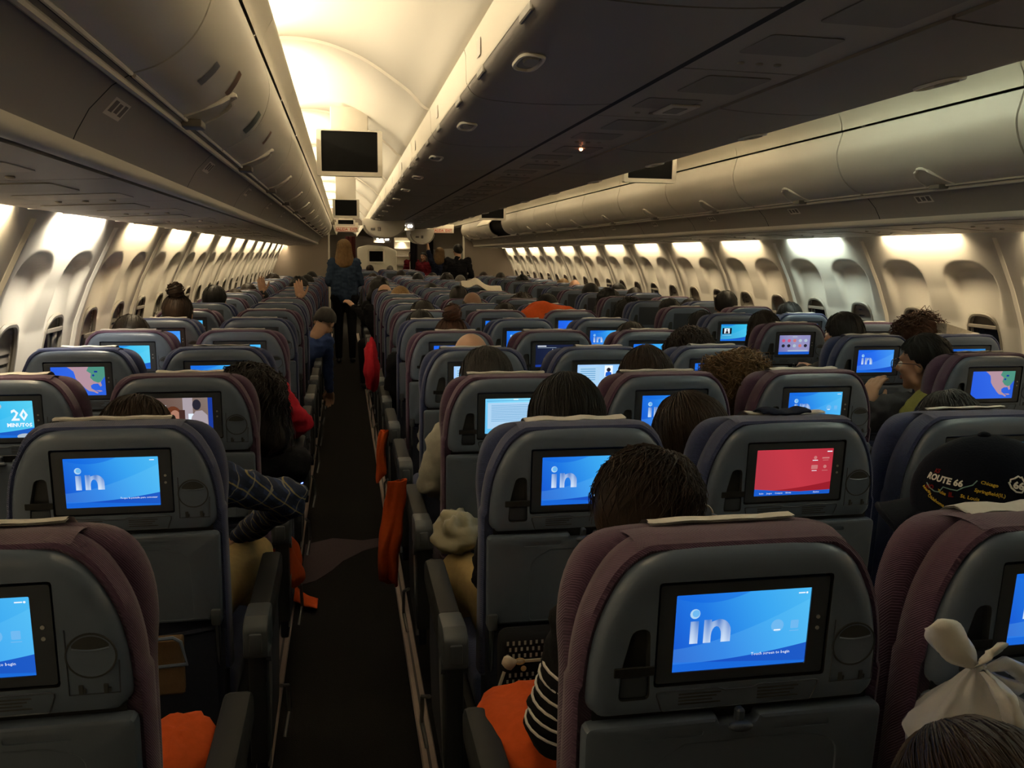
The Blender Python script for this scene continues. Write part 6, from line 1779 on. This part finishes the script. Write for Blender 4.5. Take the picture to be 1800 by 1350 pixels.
person((p.x, 10 * 0.8 + 0.1, 0), 'person with receding brown hair and long black coat leaning out past the blond bob', J, hair=('fringe', 'hair_brown'), top='cloth_black', trousers='cloth_black', nod=-0.3)

# raised hands on the left: two passengers holding the seat tops
for row, col, X, z, lb in ((10, 'A', -1.83, 1.04, 'pale hand resting on a seat top by the left windows'), (8, 'B', -1.385, 1.055, 'pale hand resting on a seat top by the left aisle')):
    p = seat_pos(row, col)
    J = seated(X - p.x - 0.13 if col == 'B' else X - p.x - 0.16, 0.25, 0.965 if col == 'B' else 1.035, elr=(X - p.x + 0.06, 0.10, 0.90), wrr=(X - p.x, 0.05, z + 0.03), hdr=((-0.15, 0.1, 1), (0, 1, 0), 1))
    J['shr'] = (X - p.x + 0.03, 0.2, 0.80)
    person(p, 'person low in a seat, ' + lb, J, hair=('short', 'hair_dark'), hseed=1, top='cloth_grey', hand=('relax', 'open'))
# ------------------------------------------------------------------ belongings
def cloth_mesh(name, fn, nu, nv, matn, th=0.006):
    """thin cloth from a surface function fn(u, v) -> point"""
    bm = bmesh.new()
    g = [[bm.verts.new(fn(i / nu, j / nv)) for i in range(nu + 1)] for j in range(nv + 1)]
    for a, b in zip(g, g[1:]):
        for i in range(nu): bm.faces.new((a[i], a[i + 1], b[i + 1], b[i]))
    return baked(name, bm, matn, [('SOLIDIFY', dict(thickness=th, offset=0.0)), ('SUBSURF', dict(levels=1, render_levels=1))])
def hanging(name, top, bottom, w0, w1, folds, depth, matn, label, seed=0, cat='blanket'):
    """gathered cloth hanging from top to bottom, folds running down"""
    a, b = Vector(top), Vector(bottom); rnd = random.Random(seed); ph = [rnd.uniform(0, 6) for _ in range(4)]
    side = Vector((0.25, 1, 0)).normalized()
    def fn(u, v):
        c = a.lerp(b, v) + Vector((-0.012 * math.sin(v * 3.0), 0.03 * math.sin(v * 2.6 + ph[3]), 0)); w = (w0 + (w1 - w0) * math.sin(min(1, v * 1.05) * math.pi / 2)) * (1 + 0.10 * math.sin(v * 7 + ph[3])) * (1 if v < 0.9 else 1 - (v - 0.9) * 4)
        ang = u * 2 * math.pi
        r = 1 + 0.25 * math.sin(folds * ang + ph[0] + v * 1.5) + 0.15 * math.sin((folds + 2) * ang + ph[1] - v * 2)
        q = c + side * (math.cos(ang) * w * 0.5 * r) + Vector((1, -0.25, 0)) * (math.sin(ang) * depth * r)
        q.z += 0.03 * math.sin(ang * 1.0 + ph[2]) * v + 0.012 * noise.noise(q * 18)
        q.x += 0.014 * noise.noise(q * 11); q.y += 0.02 * noise.noise(q * 9 + Vector((3, 0, 0)))
        return q
    me = cloth_mesh(name, fn, 28, 16, matn, 0.004)
    return tag(put(name, me), label, cat, 'orange cabin blankets' if 'orange' in label else None)
hanging('blanket', (-0.842, 1.86, 0.70), (-0.878, 1.98, 0.31), 0.05, 0.18, 3, 0.028, 'cloth_orange', 'long orange blanket hanging into the left aisle from an armrest', 1)
hanging('blanket', (-0.838, 3.15, 0.62), (-0.85, 3.20, 0.38), 0.05, 0.09, 3, 0.018, 'cloth_orange', 'small orange blanket corner hanging further along the left aisle', 2)
hanging('blanket', (-1.225, 1.80, 0.60), (-1.200, 1.95, 0.36), 0.04, 0.16, 3, 0.022, 'cloth_orange', 'orange blanket hanging from the left seats behind the plaid shirt', 3)
def mound(name, c, r, matn, label, seed=0, amp=0.18, cat='blanket', group=None, seg=28, flat=0.6):
    bm = bmesh.new(); vs = ball(bm, (0, 0, 0), 1.0, seg, 18)
    for v in bm.verts:
        d = v.co.normalized(); n_ = noise.noise(d * 2.2 + Vector((seed * 5, 0, 0))) * amp + noise.noise(Vector((d.x * 7, d.y * 7, d.z * 1.5)) + Vector((seed, 0, 0))) * amp * 0.45
        q = d * (1 + n_); v.co = Vector((q.x * r[0], q.y * r[1], q.z * r[2] * (1.0 if q.z > 0 else flat)))
    return tag(put(name, mesh_of(name, bm, matn, True, 3.2), None, c), label, cat, group)
mound('jacket', (-0.865, 4.42, 0.78), (0.045, 0.11, 0.16), 'cloth_red', 'red padded jacket bulging into the left aisle from the centre seats', 4, 0.32, 'jacket', flat=1.0)
# blanket corner on the floor track
def fn(u, v):
    x = -1.30 + 0.15 * u; y = 2.52 + 0.12 * v - 0.03 * u
    z = 0.016 + (0.10 * (1 - u) ** 1.2 + 0.02) * math.sin(math.pi * min(1, v * 0.9 + 0.1)) * (1 - 0.5 * u) + 0.012 * noise.noise(Vector((u * 4, v * 4, 2)))
    return Vector((x, y + 0.02 * math.sin(u * 5), max(z, 0.018)))
tag(put('blanket', cloth_mesh('blanket', fn, 14, 10, 'cloth_orange', 0.008)), 'orange blanket corner spilling onto the pale floor track', 'blanket', 'orange cabin blankets')
mound('blanket', (-0.680, 0.40, 0.60), (0.125, 0.17, 0.075), 'cloth_orange', 'crumpled orange blanket in the lap of the striped-sleeve passenger', 5, 0.15, group='orange cabin blankets')
mound('blanket', (-1.315, 0.42, 0.60), (0.07, 0.12, 0.06), 'cloth_orange', 'orange bundle beside the nearest left aisle seat', 6, 0.2, group='orange cabin blankets')
# orange blanket over a passenger and seat in the centre block
def fn(u, v):
    x = 0.16 + 0.50 * u
    h = 1.035 + 0.105 * math.sin(math.pi * min(1, u * 1.25)) ** 0.8 * (1.0 if u < 0.62 else 1) + 0.055 * math.exp(-((u - 0.82) / 0.12) ** 2)
    y = 4.84 + 0.34 * v
    drop = 0.20 * (1 - math.sin(math.pi * (0.12 + 0.76 * v))) ** 1.4
    z = h - drop + 0.014 * noise.noise(Vector((u * 7 + v * 3, v * 5, 1.0))) + 0.008 * math.sin(u * 16 + v * 5)
    return Vector((x, y, z))
tag(put('blanket', cloth_mesh('blanket', fn, 30, 18, 'cloth_orange', 0.006)), 'bright orange blanket pulled over a passenger in the centre block', 'blanket', 'orange cabin blankets')
# white sheet on a seat top
def fn(u, v):
    x = 0.24 + 0.45 * u; y = 8.55 + 0.28 * v
    z = 1.125 + 0.085 * math.exp(-((u - 0.36) / 0.20) ** 2) + 0.045 * math.exp(-((u - 0.02) / 0.16) ** 2) - 0.10 * abs(v - 0.5) ** 1.5 * 2 + 0.012 * noise.noise(Vector((u * 6, v * 4, 3)))
    return Vector((x, y, z))
tag(put('sheet', cloth_mesh('sheet', fn, 24, 10, 'linen', 0.006)), 'rumpled white sheet thrown over a seat top in the centre block', 'sheet')

# patterned handbag held on the lap behind the second centre seat
hb = empty('handbag', (-0.632, 0.655, 0.555), label='black and white patterned handbag with brass zip in the front passenger lap', cat='handbag')
bm = bmesh.new(); box(bm, -0.085, 0.085, -0.035, 0.035, 0.0, 0.135, 0.022, 4); put('bag_body', mesh_of('bag_body', bm, 'leather'), hb)
bm = bmesh.new(); rr = random.Random(4)
for r_ in range(9):
    for c in range(13):
        if r_ in (4, 5): continue
        x = -0.072 + c * 0.012 + (r_ % 2) * 0.005; z = 0.012 + r_ * 0.0138
        if abs(x) > 0.076: continue
        box(bm, x - 0.0022, x + 0.0022, -0.0362, -0.0352, z - 0.0045 * rr.uniform(0.6, 1), z + 0.0045)
o = put('bag_print', mesh_of('bag_print', bm, 'bag_print', False), hb); o['kind'] = 'stuff'
bm = bmesh.new(); box(bm, -0.060, 0.080, -0.0395, -0.035, 0.081, 0.087, 0.001, 1); put('zip', mesh_of('zip', bm, 'tassel'), hb)
bm = bmesh.new(); tube(bm, [(-0.048 + 0.010 * math.cos(a), -0.042, 0.086 + 0.006 * math.sin(a)) for a in [k * math.pi / 6 for k in range(12)]], 0.0018, 5, closed=True); put('zip_pull', mesh_of('zip_pull', bm, 'brass'), hb)
bm = bmesh.new(); ball(bm, (-0.040, -0.042, 0.070), (0.006, 0.003, 0.006)); put('bag_charm', mesh_of('bag_charm', bm, 'brass'), hb)
bm = bmesh.new(); vs = ball(bm, (-0.070, -0.042, 0.086), (0.016, 0.012, 0.013), 12, 8)
for v in vs: v.co += Vector((0, 0, 0.006 * noise.noise(v.co * 90)))
put('tassel', mesh_of('tassel', bm, 'tassel'), hb)
bm = bmesh.new(); tube(bm, [(-0.078, -0.03, 0.06), (-0.098, -0.05, 0.02), (-0.100, -0.055, -0.03), (-0.088, -0.055, -0.05), (-0.080, -0.05, -0.02), (-0.084, -0.04, 0.03)], 0.004, 6); put('strap', mesh_of('strap', bm, 'bag_print'), hb)

# tied clear plastic bag hanging on the right front seat
pb = empty('plastic_bag', (-0.205, -0.045, 0.80), label='clear tied plastic bag hanging on the seat at the lower right', cat='plastic bag')
bm = bmesh.new(); vs = ball(bm, (0, 0, 0), 1.0, 36, 24)
for v in bm.verts:
    d = v.co.normalized(); zz = d.z
    w = 0.092 * (1.0 if zz < 0.2 else max(0.14, 1.0 - (zz - 0.2) * 1.08)); r = 1 + 0.10 * math.sin(math.atan2(d.y, d.x) * 9 + zz * 3) * (0.3 + max(0, zz)) + 0.12 * noise.noise(d * 3.2)
    h = math.hypot(d.x, d.y)
    v.co = Vector((d.x / max(h, 1e-4) * w * math.sqrt(h) * r, d.y / max(h, 1e-4) * w * 0.62 * math.sqrt(h) * r - 0.045, zz * (0.098 if zz > 0 else 0.085) + 0.040))
put('bag_body', mesh_of('bag_body', bm, 'film', True, 3.2), pb)
def ear(pts, w, nm):
    n_ = 10
    P_ = smooth_prof([(p[0], p[2]) for p in pts], 4); ys = np.interp(np.linspace(0, 1, len(P_)), np.linspace(0, 1, len(pts)), [p[1] for p in pts])
    bm = bmesh.new(); rings = []
    for i, (x, z) in enumerate(P_):
        f = i / (len(P_) - 1); ww = w * (0.25 + 1.1 * math.sin(math.pi * min(1, f * 0.75 + 0.05)))
        rings.append([(x + 0.006 * math.sin(a * 3 + f * 5) + ww * 0.6 * math.cos(a), ys[i] + ww * 0.35 * math.sin(a), z + ww * 0.5 * math.cos(a + 0.7)) for a in [k * 2 * math.pi / n_ for k in range(n_)]])
    loft(bm, rings); put(nm, mesh_of(nm, bm, 'film_dense', True, 3.2), pb)
ear([(-0.012, -0.05, 0.135), (-0.035, -0.052, 0.155), (-0.060, -0.05, 0.185), (-0.072, -0.045, 0.195)], 0.020, 'bag_handle')
ear([(-0.004, -0.05, 0.135), (0.010, -0.055, 0.150), (0.012, -0.055, 0.162)], 0.018, 'bag_knot')
ear([(0.0, -0.055, 0.130), (0.010, -0.088, 0.105), (0.018, -0.094, 0.075), (0.026, -0.094, 0.060)], 0.011, 'bag_tail')
bm = bmesh.new(); tube(bm, [(0.005, -0.05, 0.128), (0.035, -0.05, 0.135), (0.066, -0.045, 0.118), (0.078, -0.04, 0.098), (0.060, -0.045, 0.096), (0.030, -0.05, 0.112)], [0.006, 0.010, 0.012, 0.012, 0.010, 0.006], 8, closed=True); put('bag_loop', mesh_of('bag_loop', bm, 'film', True, 3.2), pb)

# cream carrier bag beside the white-shirted passenger
mound('carrier_bag', (-0.712, 1.36, 0.675), (0.072, 0.09, 0.060), 'film_cream', 'pale plastic carrier bag on the lap next to the second centre armrest', 8, 0.38, 'bag', flat=0.9)

# open box and papers in the left seat pocket
bx = empty('snack_box', (-1.425, 0.835, 0.545), label='open card box and papers stuffed in the left seat pocket', cat='box')
bm = bmesh.new(); box(bm, -0.055, 0.050, 0.0, 0.03, -0.03, 0.095, 0.003, 1); put('box_body', mesh_of('box_body', bm, 'card'), bx)
bm = bmesh.new(); tube(bm, [(-0.06, -0.012, 0.10), (0.035, -0.012, 0.105), (0.05, -0.012, 0.095), (0.062, -0.014, 0.045), (-0.05, -0.014, 0.04)], 0.004, 6, closed=True); put('box_rim', mesh_of('box_rim', bm, 'shell'), bx)
bm = bmesh.new(); box(bm, -0.060, 0.055, -0.012, -0.008, -0.02, 0.036, 0.001, 1); put('paper_flap', mesh_of('paper_flap', bm, 'card'), bx)

# folded paper on a window-side seat top, folded cover on the red-screen seat
bm = bmesh.new(); loft(bm, [[(-0.08, -0.02, 0), (0.10, 0.02, -0.012), (0.10, 0.10, -0.012), (-0.08, 0.06, 0.0)], [(-0.08, -0.02, 0.05), (0.10, 0.02, 0.005), (0.10, 0.10, 0.005), (-0.08, 0.06, 0.05)]])
tag(put('folded_paper', mesh_of('folded_paper', bm, 'paper', False), None, (2.02, 3.2 - 0.377 + 0.07, 1.096)), 'folded pale paper lying on a window seat top at the right', 'paper')
def fn(u, v):
    x = -0.060 + 0.125 * u; y = 0.835 + 0.06 * v
    return Vector((x, y, 1.093 + 0.016 * math.sin(math.pi * min(1, 0.15 + 0.8 * v)) * (0.75 + 0.25 * math.sin(u * 9)) + 0.006 * noise.noise(Vector((u * 6, v * 5, 0)))))
tag(put('folded_cloth', cloth_mesh('folded_cloth', fn, 16, 8, 'cloth_navy', 0.006)), 'folded navy cloth lying on top of the red-screen seat', 'cloth')
# blue status light on a left armrest
bm = bmesh.new(); ball(bm, (0, 0, 0), 0.006, 10, 8)
tag(put('status_light', mesh_of('status_light', bm, 'led_blue'), None, (-1.203, 2.50, 0.548)), 'tiny blue light glowing on a left aisle seat end', 'light')
bpy.data.scenes.remove(BAKE)
